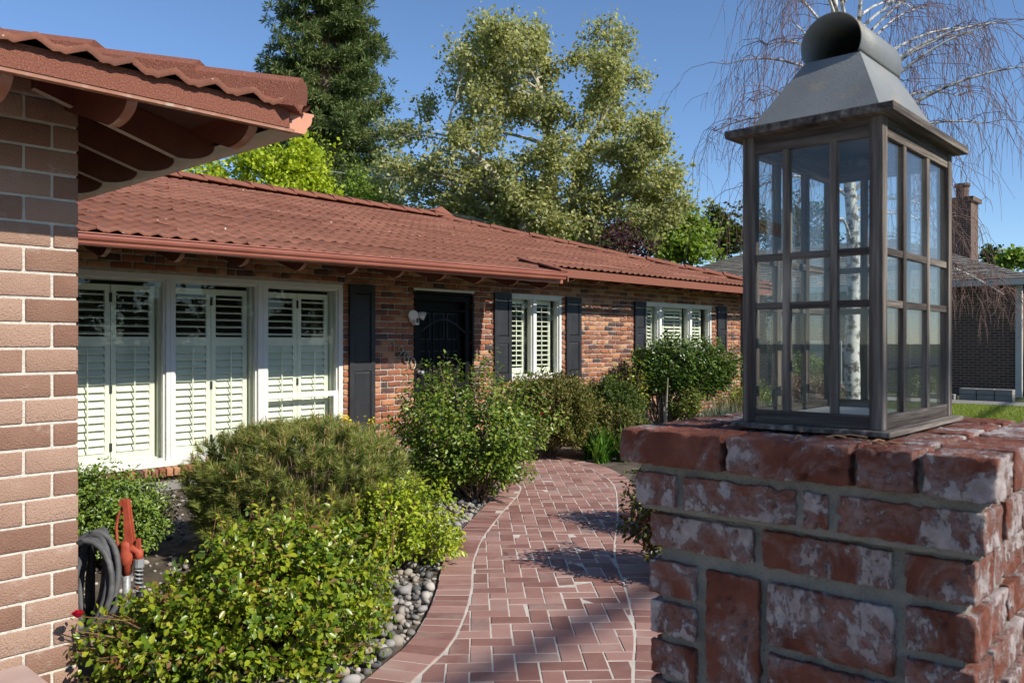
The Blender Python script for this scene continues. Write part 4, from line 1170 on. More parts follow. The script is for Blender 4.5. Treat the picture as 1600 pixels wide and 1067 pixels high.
xface(1.26, [(0.768, 0.852, 1.19, 1.247), (0.553, 0.753, 1.19, 1.247), (0.502, 0.541, 1.19, 1.247), (0.288, 0.489, 1.19, 1.247)])
xface(1.28, [(0.637, 0.834, 1.113, 1.171), (0.417, 0.619, 1.113, 1.171), (0.304, 0.398, 1.113, 1.171)])
xface(1.28, [(0.743, 0.834, 1.028, 1.088), (0.743, 0.834, 0.957, 1.014), (0.743, 0.834, 0.884, 0.943), (0.625, 0.721, 0.886, 1.088), (0.414, 0.609, 0.987, 1.088), (0.414, 0.609, 0.886, 0.972), (0.304, 0.397, 1.034, 1.096), (0.304, 0.397, 0.957, 1.02), (0.304, 0.397, 0.884, 0.943)])
z = 0.815; k = 0
while z > -0.03:
    cuts = [(0.637, 0.834), (0.417, 0.622), (0.304, 0.402)] if k % 2 == 0 else [(0.743, 0.834), (0.524, 0.728), (0.304, 0.51)]
    xface(1.28, [(a, b, max(0, z), z + 0.057) for a, b in cuts]); z -= 0.0715; k += 1
# other faces and the cap top
for (y0, y1, ys) in ((0.27, 0.368, 1), (0.772, 0.87, 1)):
    for a, b in ((1.351, 1.548), (1.561, 1.75), (1.763, 1.90)): pbrick(a, b, y0, y1, 1.265, PT)
for a, b in ((1.351, 1.548), (1.561, 1.66), (1.672, 1.79)):
    for c, d in ((0.381, 0.565), (0.578, 0.76)): pbrick(a, b, c, d, 1.265, PT - 0.001)
for c, d in ((0.381, 0.565), (0.578, 0.76)): pbrick(1.803, 1.90, c, d, 1.265, PT)
z = 1.19; k = 0
while z > -0.03:
    ins = 0.02 if k == 0 else 0.04
    xs = [(1.38, 1.475), (1.488, 1.69), (1.703, 1.90 - ins)] if k % 2 == 0 else [(1.392, 1.59), (1.603, 1.80), (1.812, 1.90 - ins)]
    for a, b in xs:
        pbrick(a, b, 0.27 + ins - 0.004, 0.36 + ins, max(0, z), z + 0.057); pbrick(a, b, 0.78 - ins, 0.87 - ins, max(0, z), z + 0.057)
    for a, b in ((0.42, 0.56), (0.573, 0.72)): pbrick(1.81 - ins, 1.90 - ins, a, b, max(0, z), z + 0.057)
    z -= 0.0755 if k < 1 else 0.0745; k += 1

# ================================================================== LANTERN
lan = empty('lantern', (1.57, 0.58, PT))
tag(lan, 'large weathered wood and glass lantern with grey metal hood on the pillar', 'lantern')
LX0, LX1, LY0, LY1 = 1.377, 1.763, 0.460, 0.702
ZB, ZTOP = PT + 0.004, 1.842
MB().box(LX0 - 0.016, LX1 + 0.016, LY0 - 0.016, LY1 + 0.016, ZB, ZB + 0.009).build('plinth', MT['wood_x'], lan, bevel=0.002)
MB().box(LX0 + 0.01, LX1 - 0.01, LY0 + 0.01, LY1 - 0.01, ZB + 0.0095, ZB + 0.018).build('floor_board', MT['greywood'], lan)
pw = 0.022
for x in (LX0, LX1 - pw):
    for y in (LY0, LY1 - pw): MB().box(x, x + pw, y, y + pw, ZB + 0.0095, ZTOP).build('corner_post', MT['wood_z'], lan, bevel=0.0015)
zr0, zr1 = ZB + 0.0095, 1.360
zt0 = 1.812
M1, M2 = (1.536, 1.548), (1.621, 1.633)
for y in (LY0 + 0.002, LY1 - 0.020):
    MB().box(LX0 + pw, LX1 - pw, y, y + 0.018, zr0, zr1).build('bottom_rail', MT['wood_x'], lan, bevel=0.001)
    MB().box(LX0 + pw, LX1 - pw, y, y + 0.018, zt0, ZTOP).build('top_rail', MT['wood_x'], lan, bevel=0.001)
for x in (LX0 + 0.002, LX1 - 0.020):
    MB().box(x, x + 0.018, LY0 + pw, LY1 - pw, zr0, zr1).build('bottom_rail', MT['wood_y'], lan, bevel=0.001)
    MB().box(x, x + 0.018, LY0 + pw, LY1 - pw, zt0, ZTOP).build('top_rail', MT['wood_y'], lan, bevel=0.001)
ym = [(0.534, 0.547), (0.616, 0.629)]; xm = [(1.488, 1.504), (1.618, 1.634)]
yb = [LY0 + pw, *ym[0], *ym[1], LY1 - pw]; xb = [LX0 + pw, *xm[0], *xm[1], LX1 - pw]
zb = [zr1, *M1, *M2, zt0]
for x in (LX0 + 0.003, LX1 - 0.015):
    for a, b in ym: MB().box(x, x + 0.012, a, b, zr1, zt0).build('muntin', MT['wood_z'], lan, bevel=0.001)
    for a, b in (M1, M2):
        for i in range(3): MB().box(x + 0.001, x + 0.011, yb[2 * i], yb[2 * i + 1], a, b).build('glazing_bar', MT['wood_y'], lan, bevel=0.001)
    for i in range(3):
        for j in range(3): MB().box(x + 0.005, x + 0.007, yb[2 * i] - 0.002, yb[2 * i + 1] + 0.002, zb[2 * j] - 0.002, zb[2 * j + 1] + 0.002).build('pane', MT['lglass'], lan)
for y in (LY0 + 0.003, LY1 - 0.015):
    for a, b in xm: MB().box(a, b, y, y + 0.012, zr1, zt0).build('muntin', MT['wood_z'], lan, bevel=0.001)
    for a, b in (M1, M2):
        for i in range(3): MB().box(xb[2 * i], xb[2 * i + 1], y + 0.001, y + 0.011, a, b).build('glazing_bar', MT['wood_x'], lan, bevel=0.001)
    for i in range(3):
        for j in range(3): MB().box(xb[2 * i] - 0.002, xb[2 * i + 1] + 0.002, y + 0.005, y + 0.007, zb[2 * j] - 0.002, zb[2 * j + 1] + 0.002).build('pane', MT['lglass'], lan)
# top board with an opening under the hood
tb = MB()
o_ = 0.023
tb.box(LX0 - o_, LX1 + o_, LY0 - o_, LY0 + 0.03, ZTOP, ZTOP + 0.013).box(LX0 - o_, LX1 + o_, LY1 - 0.03, LY1 + o_, ZTOP, ZTOP + 0.013)
tb.box(LX0 - o_, LX0 + 0.03, LY0 + 0.03, LY1 - 0.03, ZTOP, ZTOP + 0.013).box(LX1 - 0.03, LX1 + o_, LY0 + 0.03, LY1 - 0.03, ZTOP, ZTOP + 0.013)
tb.build('top_board', MT['wood_x'], lan)
# metal hood: frustum + open barrel across it, solid sheet with thickness
hz0, hz1 = ZTOP + 0.0135, 1.985
bx0, bx1, by0, by1 = LX0 + 0.008, LX1 - 0.008, LY0 + 0.006, LY1 - 0.006
tx0, tx1, ty0, ty1 = 1.477, 1.675, 0.532, 0.630
fr = MB()
fr.add([(bx0, by0, hz0), (bx1, by0, hz0), (bx1, by1, hz0), (bx0, by1, hz0), (tx0, ty0, hz1), (tx1, ty0, hz1), (tx1, ty1, hz1), (tx0, ty1, hz1)], [(0, 1, 5, 4), (1, 2, 6, 5), (2, 3, 7, 6), (3, 0, 4, 7)])
hood = fr.build('hood', MT['zinc'], lan)
sm = hood.modifiers.new('sheet', 'SOLIDIFY'); sm.thickness = 0.0015
rad = 0.0545; cyy = (ty0 + ty1) / 2; czz = hz1 + math.sqrt(rad ** 2 - (0.5 * (ty1 - ty0)) ** 2)
a0 = math.asin((hz1 - czz) / rad)
bar = MB(); NS = 40
for x in (tx0 - 0.006, tx1 + 0.006):
    for k in range(NS + 1):
        a = a0 + (PI - 2 * a0) * k / NS
        bar.v.append((x, cyy + rad * math.cos(a), czz + rad * math.sin(a)))
bar.f += [(k, k + 1, NS + 2 + k, NS + 1 + k) for k in range(NS)]
barrel = bar.build('hood_barrel', MT['zinc'], lan, smooth=True)
e0 = len(bar.v) // 2
MB().add([(tx1 + 0.004, *v[1:]) for v in bar.v[e0:]], [tuple(range(NS + 1))]).build('barrel_end', MT['zinc'], lan)
MB().add([(tx0 + 0.002, ty0, hz1 - 0.001), (tx1, ty0, hz1 - 0.001), (tx1, ty1, hz1 - 0.001), (tx0 + 0.002, ty1, hz1 - 0.001)], [(0, 1, 2, 3)]).build('baffle', MT['zinc'], lan)
sm = barrel.modifiers.new('sheet', 'SOLIDIFY'); sm.thickness = 0.0016
# dry pine needles lying on the pillar top
random.seed(12)
for k in range(9):
    p = Vector((random.uniform(1.26, 1.36), random.uniform(0.33, 0.6), PT + 0.006)); a = random.uniform(0, PI); L = random.uniform(0.012, 0.03)
    o = MB().tube([p - Vector((math.cos(a), math.sin(a), 0)) * L, p + Vector((0, 0, 0.003)), p + Vector((math.cos(a), math.sin(a), 0)) * L], 0.0011, 5).build('pine_needle', MT['candle'])
    tag(o, 'dry tan pine needle lying on the pillar top', 'needle', 'pine needles on the pillar top')

# ================================================================== HOSE AND YARD HYDRANT
hc = Vector((1.70, 4.50, 0.26))
pts = []
random.seed(4)
for k in range(9 * 24):
    t = k / 24; a = 2 * PI * t
    sa = 0.045 + 0.0135 * t + 0.008 * math.sin(t * 5.1)
    dv = 0.05 * math.sin(t * 2.9) - 0.012 * t
    pts.append(hc + VR * (0.02 + sa * math.cos(a)) + VD * (dv + 0.05 * math.sin(a)) + Vector((0, 0, (0.225 + 0.012 * math.sin(t * 3.7)) * math.sin(a))))
hose = empty('garden_hose', (hc.x, hc.y, 0)); tag(hose, 'coiled dark grey garden hose hanging by the tan brick corner', 'hose')
MB().tube(pts, 0.0155, 9).build('coil', MT['hose'], hose, smooth=True)
MB().tube([(hc.x, hc.y, 0.0), (hc.x, hc.y, 0.5)], 0.018, 8).tube([(hc.x, hc.y, 0.47), Vector((hc.x, hc.y, 0.47)) - VD * 0.16, Vector((hc.x, hc.y, 0.53)) - VD * 0.18], 0.016, 8).build('hanger', MT['blackrubber'], hose)
HX, HY = 1.865, 4.47
hyd = empty('yard_hydrant', (HX, HY, 0)); tag(hyd, 'red lever yard hydrant on a grey pipe beside the coiled hose', 'hydrant')
MB().tube([(HX, HY, 0), (HX, HY, 0.27)], 0.021, 14).build('riser_pipe', MT['galv'], hyd, smooth=True)
MB().lathe([(0.024, 0.0), (0.024, 0.05), (0.036, 0.06), (0.038, 0.1), (0.032, 0.15), (0.03, 0.17), (0.015, 0.185)], (HX, HY, 0.25), 16).build('head', MT['redpaint'], hyd, smooth=True)
sp_ = VR * 1.0
MB().tube([Vector((HX, HY, 0.37)), Vector((HX, HY, 0.385)) + sp_ * 0.04, Vector((HX, HY, 0.37)) + sp_ * 0.064, Vector((HX, HY, 0.33)) + sp_ * 0.064], [0.02, 0.022, 0.024, 0.024], 12).build('spout', MT['redpaint'], hyd, smooth=True)
lv = MB()
A_ = Vector((HX, HY, 0))
def slab(pts2, t=0.012, off=0.0):
    q = [A_ + VR * u + Vector((0, 0, w)) + VD * (off - t) for u, w in pts2]
    lv.prism(q, VD * (2 * t))
slab([(0.028, 0.40), (0.04, 0.425), (0.012, 0.64), (-0.012, 0.648), (-0.004, 0.42)], 0.006, 0.014)
slab([(0.028, 0.40), (0.04, 0.425), (0.012, 0.64), (-0.012, 0.648), (-0.004, 0.42)], 0.006, -0.014)
slab([(0.012, 0.60), (0.012, 0.648), (-0.03, 0.648), (-0.034, 0.62)], 0.018)
slab([(0.05, 0.37), (0.075, 0.375), (0.07, 0.44), (0.056, 0.44)], 0.012)
lv.build('lever', MT['redpaint'], hyd)
MB().tube([A_ + VR * u + Vector((0, 0, w)) for u, w in ((-0.02, 0.6), (-0.045, 0.56), (-0.055, 0.5), (-0.05, 0.42), (-0.03, 0.375))], 0.008, 8).build('linkage', MT['redpaint'], hyd, smooth=True)
hp = A_ + VR * 0.064
MB().tube([hp + Vector((0, 0, 0.335)), hp + Vector((0, 0, 0.29))], 0.027, 12).build('coupling', MT['galv'], hyd)
cs = [hp + Vector((0.019 * math.cos(a), 0.019 * math.sin(a), 0.29 - 0.13 * a / (2 * PI * 6))) for a in np.linspace(0, 2 * PI * 6, 80)]
MB().tube(cs, 0.005, 6).build('spring_guard', MT['galv'], hyd, smooth=True)
MB().tube([hp + Vector((0, 0, 0.295)), hp + Vector((0, 0, 0.15)), hp + Vector((-0.02, 0.03, 0.05)), hp + Vector((-0.1, 0.05, 0.02)), hp + Vector((-0.2, -0.1, 0.03))], 0.014, 10).build('hose_tail', MT['blackrubber'], hyd, smooth=True)

# ================================================================== VEGETATION
def unit(a):
    return a / np.maximum(np.linalg.norm(a, axis=-1, keepdims=True), 1e-9)
LEAF4 = (np.array([[0, 0, 0], [0.28, 0.40, 0.10], [0.66, 0.40, 0.08], [1, 0, -0.06], [0.66, -0.40, 0.08], [0.28, -0.40, 0.10], [0.45, 0, 0.0]], float),
         np.array([[0, 6, 1], [6, 2, 1], [6, 3, 2], [0, 5, 6], [6, 5, 4], [6, 4, 3]]))
LEAF2 = (np.array([[0, 0, 0], [0.5, 0.5, 0.08], [1, 0, 0], [0.5, -0.5, 0.08]], float), np.array([[0, 2, 1], [0, 3, 2]]))
NEEDLE = (np.array([[0, 0.5, 0], [0, -0.5, 0], [1, 0, 0]], float), np.array([[0, 1, 2]]))
def leaf_mesh(name, P, Dr, N, L, W, mat, rnd=None, tmpl=LEAF4):
    """P positions, Dr leaf direction, N normal, L length, W width"""
    n = len(P)
    Dr = unit(Dr); S = unit(np.cross(N, Dr)); N = np.cross(Dr, S)
    T, F = tmpl
    V = P[:, None, :] + Dr[:, None, :] * (T[None, :, 0:1] * L[:, None, None]) + S[:, None, :] * (T[None, :, 1:2] * W[:, None, None]) + N[:, None, :] * (T[None, :, 2:3] * L[:, None, None])
    k = len(T)
    FF = (F[None] + (np.arange(n) * k)[:, None, None]).reshape(-1, 3)
    rnd = RNG.random(n) if rnd is None else np.clip(rnd, 0, 0.999)
    return np_mesh(name, V.reshape(-1, 3), FF, mat, np.repeat(rnd, k), smooth=False)
def rand_dirs(n): return unit(RNG.normal(size=(n, 3)))
LAT, DEP = np.array(VR), np.array(VD)
def lobed(dirs, seed, amp=0.2, freq=2.2):
    return np.array([1 + amp * mnoise.noise(Vector(d) * freq + Vector((seed * 4.1, seed, 0))) + amp * 0.5 * mnoise.noise(Vector(d) * freq * 2.7 + Vector((seed, 0, 9))) for d in dirs])

def shrub(name, label, cat, centre, rad, n_shoots, per, leaf, mat, width=0.55, stem_mat='twig', root=None, group=None, seed=1, tmpl=LEAF4, inner=0.35, spread=0.05, droop=0.25, sunf=0.6,
          amp=0.2, low=-0.35, stem_r=0.004, tipcol=None, taper=0.0, top_flat=0.0, upn=0.55, into=None):
    """shoots from the root to a lobed ellipsoid, leaves along their outer part. centre: world, rad: (sideways, depth, height)"""
    global RNG
    RNG = np.random.default_rng(seed * 101 + 7)
    c = np.array(centre, float); root = np.array(root if root is not None else (c[0], c[1], 0.02), float)
    d = rand_dirs(n_shoots * 3); d = d[d[:, 2] > low][:n_shoots]; n = len(d)
    rr = lobed(d, seed, amp) * (0.72 + 0.3 * RNG.random(n))
    if top_flat: d = d * np.where(d[:, 2:3] > 0, np.array([[1, 1, 1 - top_flat]]), 1)
    tip = c + (d[:, 0:1] * LAT * rad[0] + d[:, 1:2] * DEP * rad[1] + d[:, 2:3] * np.array([0, 0, rad[2]])) * rr[:, None]
    tip[:, 2] *= 1 - taper * np.clip(-d[:, 0], 0, 1)
    tip[:, 2] = np.maximum(tip[:, 2], 0.04)
    base = root + RNG.normal(size=(n, 3)) * np.array([0.06, 0.06, 0.01]) * rad[0]
    midp = (base + tip) / 2 + np.array([0, 0, 0.22 * rad[2]]) + RNG.normal(size=(n, 3)) * 0.05 * rad[0]
    t = inner + (1 - inner) * RNG.random((n, per)) ** 0.75
    t3 = t[..., None]
    P = base[:, None] * (1 - t3) ** 2 + 2 * midp[:, None] * t3 * (1 - t3) + tip[:, None] * t3 ** 2
    tang = unit(2 * (midp - base)[:, None] * (1 - t3) + 2 * (tip - midp)[:, None] * t3)
    ang = RNG.random((n, per)) * 2 * PI
    a = unit(np.cross(tang, np.array([0.3, 0.2, 1.0]))); b = np.cross(tang, a)
    side = a * np.cos(ang)[..., None] + b * np.sin(ang)[..., None]
    P = P + side * (spread * RNG.random((n, per))[..., None])
    Dr = side * 0.9 + tang * 0.6 + np.array([0, 0, -droop]) + RNG.normal(size=P.shape) * 0.25
    out = unit(P - c)
    Nn = np.array([0, 0, upn]) + out * 0.5 + np.array(to_sun) * sunf + RNG.normal(size=P.shape) * 0.5
    m = n * per
    L = leaf * (0.55 + 0.7 * RNG.random(m))
    rn = RNG.random(m) * 0.82 + 0.16 * np.clip(t.reshape(-1) - 0.5, 0, 1)
    if tipcol is not None:
        tipm = (t.reshape(-1) > 0.94) & (RNG.random(m) < tipcol); rn = np.where(tipm, 0.93 + 0.06 * RNG.random(m), np.minimum(rn, 0.9))
    if into is not None: o = into
    else: o = empty(name, (float(c[0]), float(c[1]), 0)); tag(o, label, cat, group)
    Pm = P.reshape(-1, 3); Pm[:, 2] = np.maximum(Pm[:, 2], 0.02)
    link('foliage', leaf_mesh('foliage', Pm, Dr.reshape(-1, 3), Nn.reshape(-1, 3), L, L * width, MT[mat], rn, tmpl), o)
    st_ = MB()
    for k in range(min(n, 70)):
        pts = [Vector(base[k] * (1 - s) ** 2 + 2 * midp[k] * s * (1 - s) + tip[k] * s ** 2) for s in (0, 0.3, 0.6, 0.85, 1.0)]
        st_.tube(pts, [stem_r * 1.6, stem_r * 1.3, stem_r, stem_r * 0.7, stem_r * 0.4], 5, False)
    st_.build('stems', MT[stem_mat], o, smooth=True, fix=False)
    return o

def rose_flower(o, p, r):
    V = MB()
    for ring, (rr, h, k) in enumerate(((0.25, 1.0, 3), (0.55, 0.85, 5), (0.95, 0.55, 6))):
        for i in range(k):
            a = 2 * PI * i / k + ring * 0.6; w = PI / k * 1.35
            c = Vector(p)
            row0 = [c + Vector((math.cos(a + s * w) * rr * r * 0.35, math.sin(a + s * w) * rr * r * 0.35, -r * 0.2)) for s in (-1, 0, 1)]
            row1 = [c + Vector((math.cos(a + s * w) * rr * r, math.sin(a + s * w) * rr * r, r * h * (0.75 if s else 0.95))) for s in (-1, 0, 1)]
            V.add(row0 + row1, [(0, 1, 4, 3), (1, 2, 5, 4)])
    V.build('flower', MT['redpetal'], o, smooth=True, fix=False)

# foreground rose by the path
rose = shrub('rose_bush', 'broad low yellow-green rose bush in front of the tan brick corner', 'rose bush', (2.04, 3.44, 0.28), (0.66, 0.56, 0.46), 620, 32, 0.034, 'rose', 0.66, 'redtwig', seed=2, inner=0.45, spread=0.045, amp=0.16, low=-0.55, tipcol=0.35, droop=0.15, taper=0.5, sunf=0.3)
shrub('rose_bush', None, None, (1.56, 3.47, 0.22), (0.36, 0.2, 0.22), 120, 26, 0.034, 'rose', 0.66, 'redtwig', root=(1.85, 3.5, 0.02), seed=22, inner=0.35, spread=0.045, amp=0.25, low=-0.6, tipcol=0.2, into=rose)
rose_flower(rose, (1.292, 3.56, 0.375), 0.026)
MB().tube([(1.62, 3.45, 0.2), (1.45, 3.5, 0.33), (1.293, 3.56, 0.372)], [0.004, 0.003, 0.002], 5).build('flower_stem', MT['redtwig'], rose, smooth=True)
rose_flower(rose, (1.98, 3.4, 0.5), 0.012); rose_flower(rose, (2.25, 3.25, 0.54), 0.01)
# long shoots standing out of its top
sh = MB(); tp, td, tn = [], [], []
random.seed(8)
for k in range(26):
    u = random.uniform(-0.35, 0.6); v = random.uniform(-0.1, 0.45)
    b_ = Vector((2.06, 3.43, 0.5)) + VR * u + VD * v; b_.z = 0.46 + 0.1 * (1 - (u / 0.8) ** 2) - 0.25 * max(0, -u)
    e_ = b_ + Vector((random.uniform(-.05, .05), random.uniform(-.05, .05), random.uniform(0.1, 0.22)))
    sh.tube([b_, (b_ + e_) / 2 + Vector((0.01, 0, 0)), e_], [0.003, 0.0025, 0.0015], 5, False)
    for q in range(9):
        s = random.uniform(0.2, 1); a = random.uniform(0, 6.28)
        tp.append(tuple(b_.lerp(e_, s))); td.append((math.cos(a), math.sin(a), 0.5)); tn.append((random.gauss(0, .4), random.gauss(0, .4) - .3, 1))
sh.build('shoots', MT['redtwig'], rose, smooth=True, fix=False)['kind'] = 'stuff'
L_ = 0.034 * (0.5 + 0.7 * RNG.random(len(tp)))
link('shoot_leaves', leaf_mesh('shoot_leaves', np.array(tp), np.array(td), np.array(tn), L_, L_ * 0.55, MT['rose'], np.where(RNG.random(len(tp)) < 0.45, 0.95, RNG.random(len(tp)) * 0.9)), rose)

shrub('leafy_shrub', 'bright green leafy shrub between the pine and the brick path', 'shrub', (3.52, 4.16, 0.28), (0.44, 0.40, 0.36), 200, 26, 0.034, 'brightrose', 0.6, 'twig', seed=3, inner=0.4, spread=0.04, low=-0.5)
br = shrub('rose_bush', 'tall open rose bush in front of the black door', 'rose bush', (5.34, 5.42, 0.70), (0.79, 0.64, 0.66), 430, 34, 0.04, 'rose2', 0.66, 'twig', root=(5.36, 5.36, 0.02), seed=4, inner=0.45, spread=0.06, amp=0.3, low=-0.85, stem_r=0.007, tipcol=0.3)
rose_flower(br, (5.66, 4.83, 0.83), 0.018); rose_flower(br, (5.5, 5.05, 1.12), 0.014); rose_flower(br, (5.2, 5.0, 1.2), 0.012)
shrub('boxwood', 'dark green rounded boxwood under the big window', 'shrub', (2.22, 5.70, 0.33), (0.47, 0.42, 0.37), 620, 28, 0.026, 'box', 0.62, 'twig', seed=5, inner=0.55, spread=0.04, amp=0.14, low=-0.6)
shrub('yellow_shrub', 'thin yellow-green sprig by the tan brick corner', 'shrub', (1.80, 5.35, 0.35), (0.12, 0.12, 0.32), 30, 16, 0.03, 'goldleaf', 0.5, 'twig', seed=6, inner=0.4, spread=0.03, low=-0.2)
# yews along the house
shrub('yew', 'wide olive brown yew behind the path bend', 'shrub', (8.05, 6.72, 0.54), (0.70, 0.62, 0.58), 900, 30, 0.044, 'yew', 0.5, 'twig', seed=7, tmpl=LEAF2, inner=0.74, spread=0.05, amp=0.26, low=-0.6, droop=-0.2)
shrub('yew', 'green rounded yew under the sunlit brick wall', 'shrub', (9.62, 6.92, 0.48), (0.50, 0.5, 0.52), 600, 28, 0.044, 'yewdark', 0.5, 'twig', seed=8, tmpl=LEAF2, inner=0.74, spread=0.05, amp=0.2, low=-0.6, droop=-0.2)
shrub('yew', 'low pale olive yew beside the strap-leaved plant', 'shrub', (8.75, 6.25, 0.32), (0.5, 0.42, 0.38), 360, 26, 0.044, 'yew', 0.5, 'twig', seed=9, tmpl=LEAF2, inner=0.6, spread=0.05, amp=0.2, low=-0.6, droop=-0.2)
# big glossy shrub on bare stems under the wide window
gl = shrub('glossy_shrub', 'large glossy green shrub on bare stems below the wide window', 'shrub', (11.95, 7.12, 1.12), (0.98, 0.5, 0.48), 680, 30, 0.058, 'holly', 0.6, 'twig', root=(11.45, 7.25, 0.02), seed=10, inner=0.6, spread=0.08, amp=0.16, low=-0.75, stem_r=0.008)
stm = MB(); random.seed(2)
for k in range(9):
    b_ = Vector((11.42 + random.uniform(-.12, .2), 7.2 + random.uniform(-.1, .1), 0)); e_ = b_ + Vector((random.uniform(-.2, .5), random.uniform(-.15, .15), random.uniform(0.8, 1.05)))
    stm.tube([b_, b_.lerp(e_, .5) + Vector((random.uniform(-.05, .05), 0, 0)), e_], [0.024, 0.018, 0.01], 7, False)
stm.build('bare_stems', MT['palebark'], gl, smooth=True, fix=False)
shrub('sparse_shrub', 'sparse leafy shrub against the sunlit brick beside the glossy shrub', 'shrub', (10.95, 7.55, 0.75), (0.42, 0.2, 0.5), 60, 16, 0.055, 'rose', 0.55, 'twig', seed=11, inner=0.3, spread=0.08, amp=0.3, low=-0.5)
shrub('sparse_shrub', 'upright leafy suckers at the foot of the glossy shrub', 'shrub', (11.6, 6.85, 0.5), (0.3, 0.22, 0.42), 70, 18, 0.055, 'rose2', 0.5, 'twig', seed=12, inner=0.3, spread=0.07, amp=0.3, low=-0.3)
# right side of the path
shrub('nandina', 'bronze-leaved shrub at the path edge beside the brick pillar', 'shrub', (4.52, 2.58, 0.42), (0.48, 0.38, 0.42), 260, 26, 0.04, 'nandina', 0.5, 'redtwig', seed=13, inner=0.35, spread=0.05, amp=0.3, low=-0.4)
shrub('leafy_shrub', 'small dark green shrub beyond the bronze shrub at the path edge', 'shrub', (5.62, 3.32, 0.34), (0.5, 0.42, 0.4), 340, 26, 0.032, 'box', 0.55, 'twig', seed=14, inner=0.4, spread=0.05, amp=0.3, low=-0.4)

def tufts(name, label, cat, spots, blades, length, width, mat, seed, spread=0.5, group=None, flower=None, kind=None):
    """arching blades from clump centres, one object"""
    global RNG
    RNG = np.random.default_rng(seed)
    V, F, rn, n = [], [], [], 0
    for (x, y, z, r) in spots:
        for k in range(blades):
            a = RNG.random() * 2 * PI; s = r * math.sqrt(RNG.random())
            p = np.array([x + math.cos(a) * s, y + math.sin(a) * s, z])
            a2 = RNG.random() * 2 * PI; L = length * (0.5 + 0.6 * RNG.random()); lean = spread * RNG.random()
            d = np.array([math.cos(a2), math.sin(a2), 0]); sd_ = np.array([-math.sin(a2), math.cos(a2), 0]) * width * 0.5
            for q, s_ in enumerate((0, 0.45, 0.8, 1.0)):
                c = p + d * L * lean * s_ ** 1.6 + np.array([0, 0, 1]) * L * (s_ - 0.45 * lean * s_ ** 2.4)
                w = (1, 0.95, 0.6, 0.06)[q]
                V += [c - sd_ * w, c + sd_ * w]
            F += [(n, n + 1, n + 3, n + 2), (n + 2, n + 3, n + 5, n + 4), (n + 4, n + 5, n + 7, n + 6)]
            n += 8; rn += [RNG.random()] * 8
    me = np_mesh('blades', np.array(V), np.array(F), MT[mat], rn)
    if kind == 'stuff':
        o = link(name, me); tag(o, label, cat, kind='stuff'); return o
    o = empty(name, (spots[0][0], spots[0][1], 0)); tag(o, label, cat, group)
    link('blades', me, o)
    return o
tufts('daylily', 'bright green strap-leaved clump at the bend of the path', 'plant', [(8.16, 6.02, 0.01, 0.08), (8.34, 6.08, 0.01, 0.1), (8.3, 6.3, 0.01, 0.09), (8.42, 5.86, 0.01, 0.08)], 60, 0.46, 0.024, 'lily', 5, 0.9)
tufts('dry_grass', 'dry tan grass tuft at the path edge by the pillar', 'plant', [(7.55, 4.95, 0.01, 0.12), (7.25, 4.7, 0.01, 0.12)], 90, 0.12, 0.008, 'drygrass', 6, 0.9)
tufts('lavender', 'grey green lavender mound behind the pine', 'plant', [(5.0, 6.15, 0.02, 0.3), (4.8, 5.95, 0.02, 0.2), (5.2, 5.9, 0.02, 0.22)], 420, 0.42, 0.008, 'lavender', 7, 0.6)
tufts('lavender', 'large grey green lavender mound below the wide window', 'plant', [(12.35, 6.3, 0.02, 0.45), (12.8, 6.0, 0.02, 0.35), (11.95, 6.45, 0.02, 0.3)], 480, 0.5, 0.014, 'lavender', 8, 0.8)
tufts('lavender', 'grey lavender at the far corner of the house', 'plant', [(14.2, 6.5, 0.02, 0.5), (15.2, 6.2, 0.02, 0.4)], 420, 0.45, 0.014, 'lavender', 9, 0.8)
tufts('dry_grass', 'dry tan seed heads under the wide window', 'plant', [(12.6, 6.75, 0.02, 0.3), (13.3, 6.7, 0.02, 0.3)], 240, 0.62, 0.012, 'drygrass', 10, 0.6)
shrub('gold_shrub', 'low golden yellow plant below the glossy shrub', 'plant', (11.2, 6.15, 0.12), (0.42, 0.25, 0.2), 120, 18, 0.03, 'goldleaf', 0.6, 'twig', seed=15, inner=0.4, spread=0.05)
shrub('green_shrub', 'yellow-green shrub at the end of the brick wall', 'shrub', (14.1, 7.1, 0.42), (0.6, 0.4, 0.42), 200, 18, 0.045, 'rose', 0.55, 'twig', seed=16, inner=0.4, spread=0.06)
# yellow flowers behind the pine
yf = empty('yellow_flowers', (4.55, 6.6, 0)); tag(yf, 'yellow flower heads poking up in front of the black shutter', 'flowers')
RNG = np.random.default_rng(77)
st_ = MB(); fp = []
for (u, z_) in ((4.36, 0.72), (4.62, 0.76), (4.66, 0.73), (4.95, 0.70)):
    st_.tube([(u, 6.35, 0), (u + 0.02, 6.35, z_)], 0.005, 5)
    for k in range(40):
        q = RNG.normal(size=3) * 0.035; fp.append((u + q[0], 6.35 + q[1], z_ + q[2] * 0.9))
st_.build('stems', MT['twig'], yf)
fp = np.array(fp); k = len(fp)
link('petals', leaf_mesh('petals', fp, rand_dirs(k), rand_dirs(k) + np.array([0, -.4, .6]), np.full(k, 0.03), np.full(k, 0.024), MT['yellow'], None, LEAF2), yf)['kind'] = 'stuff'

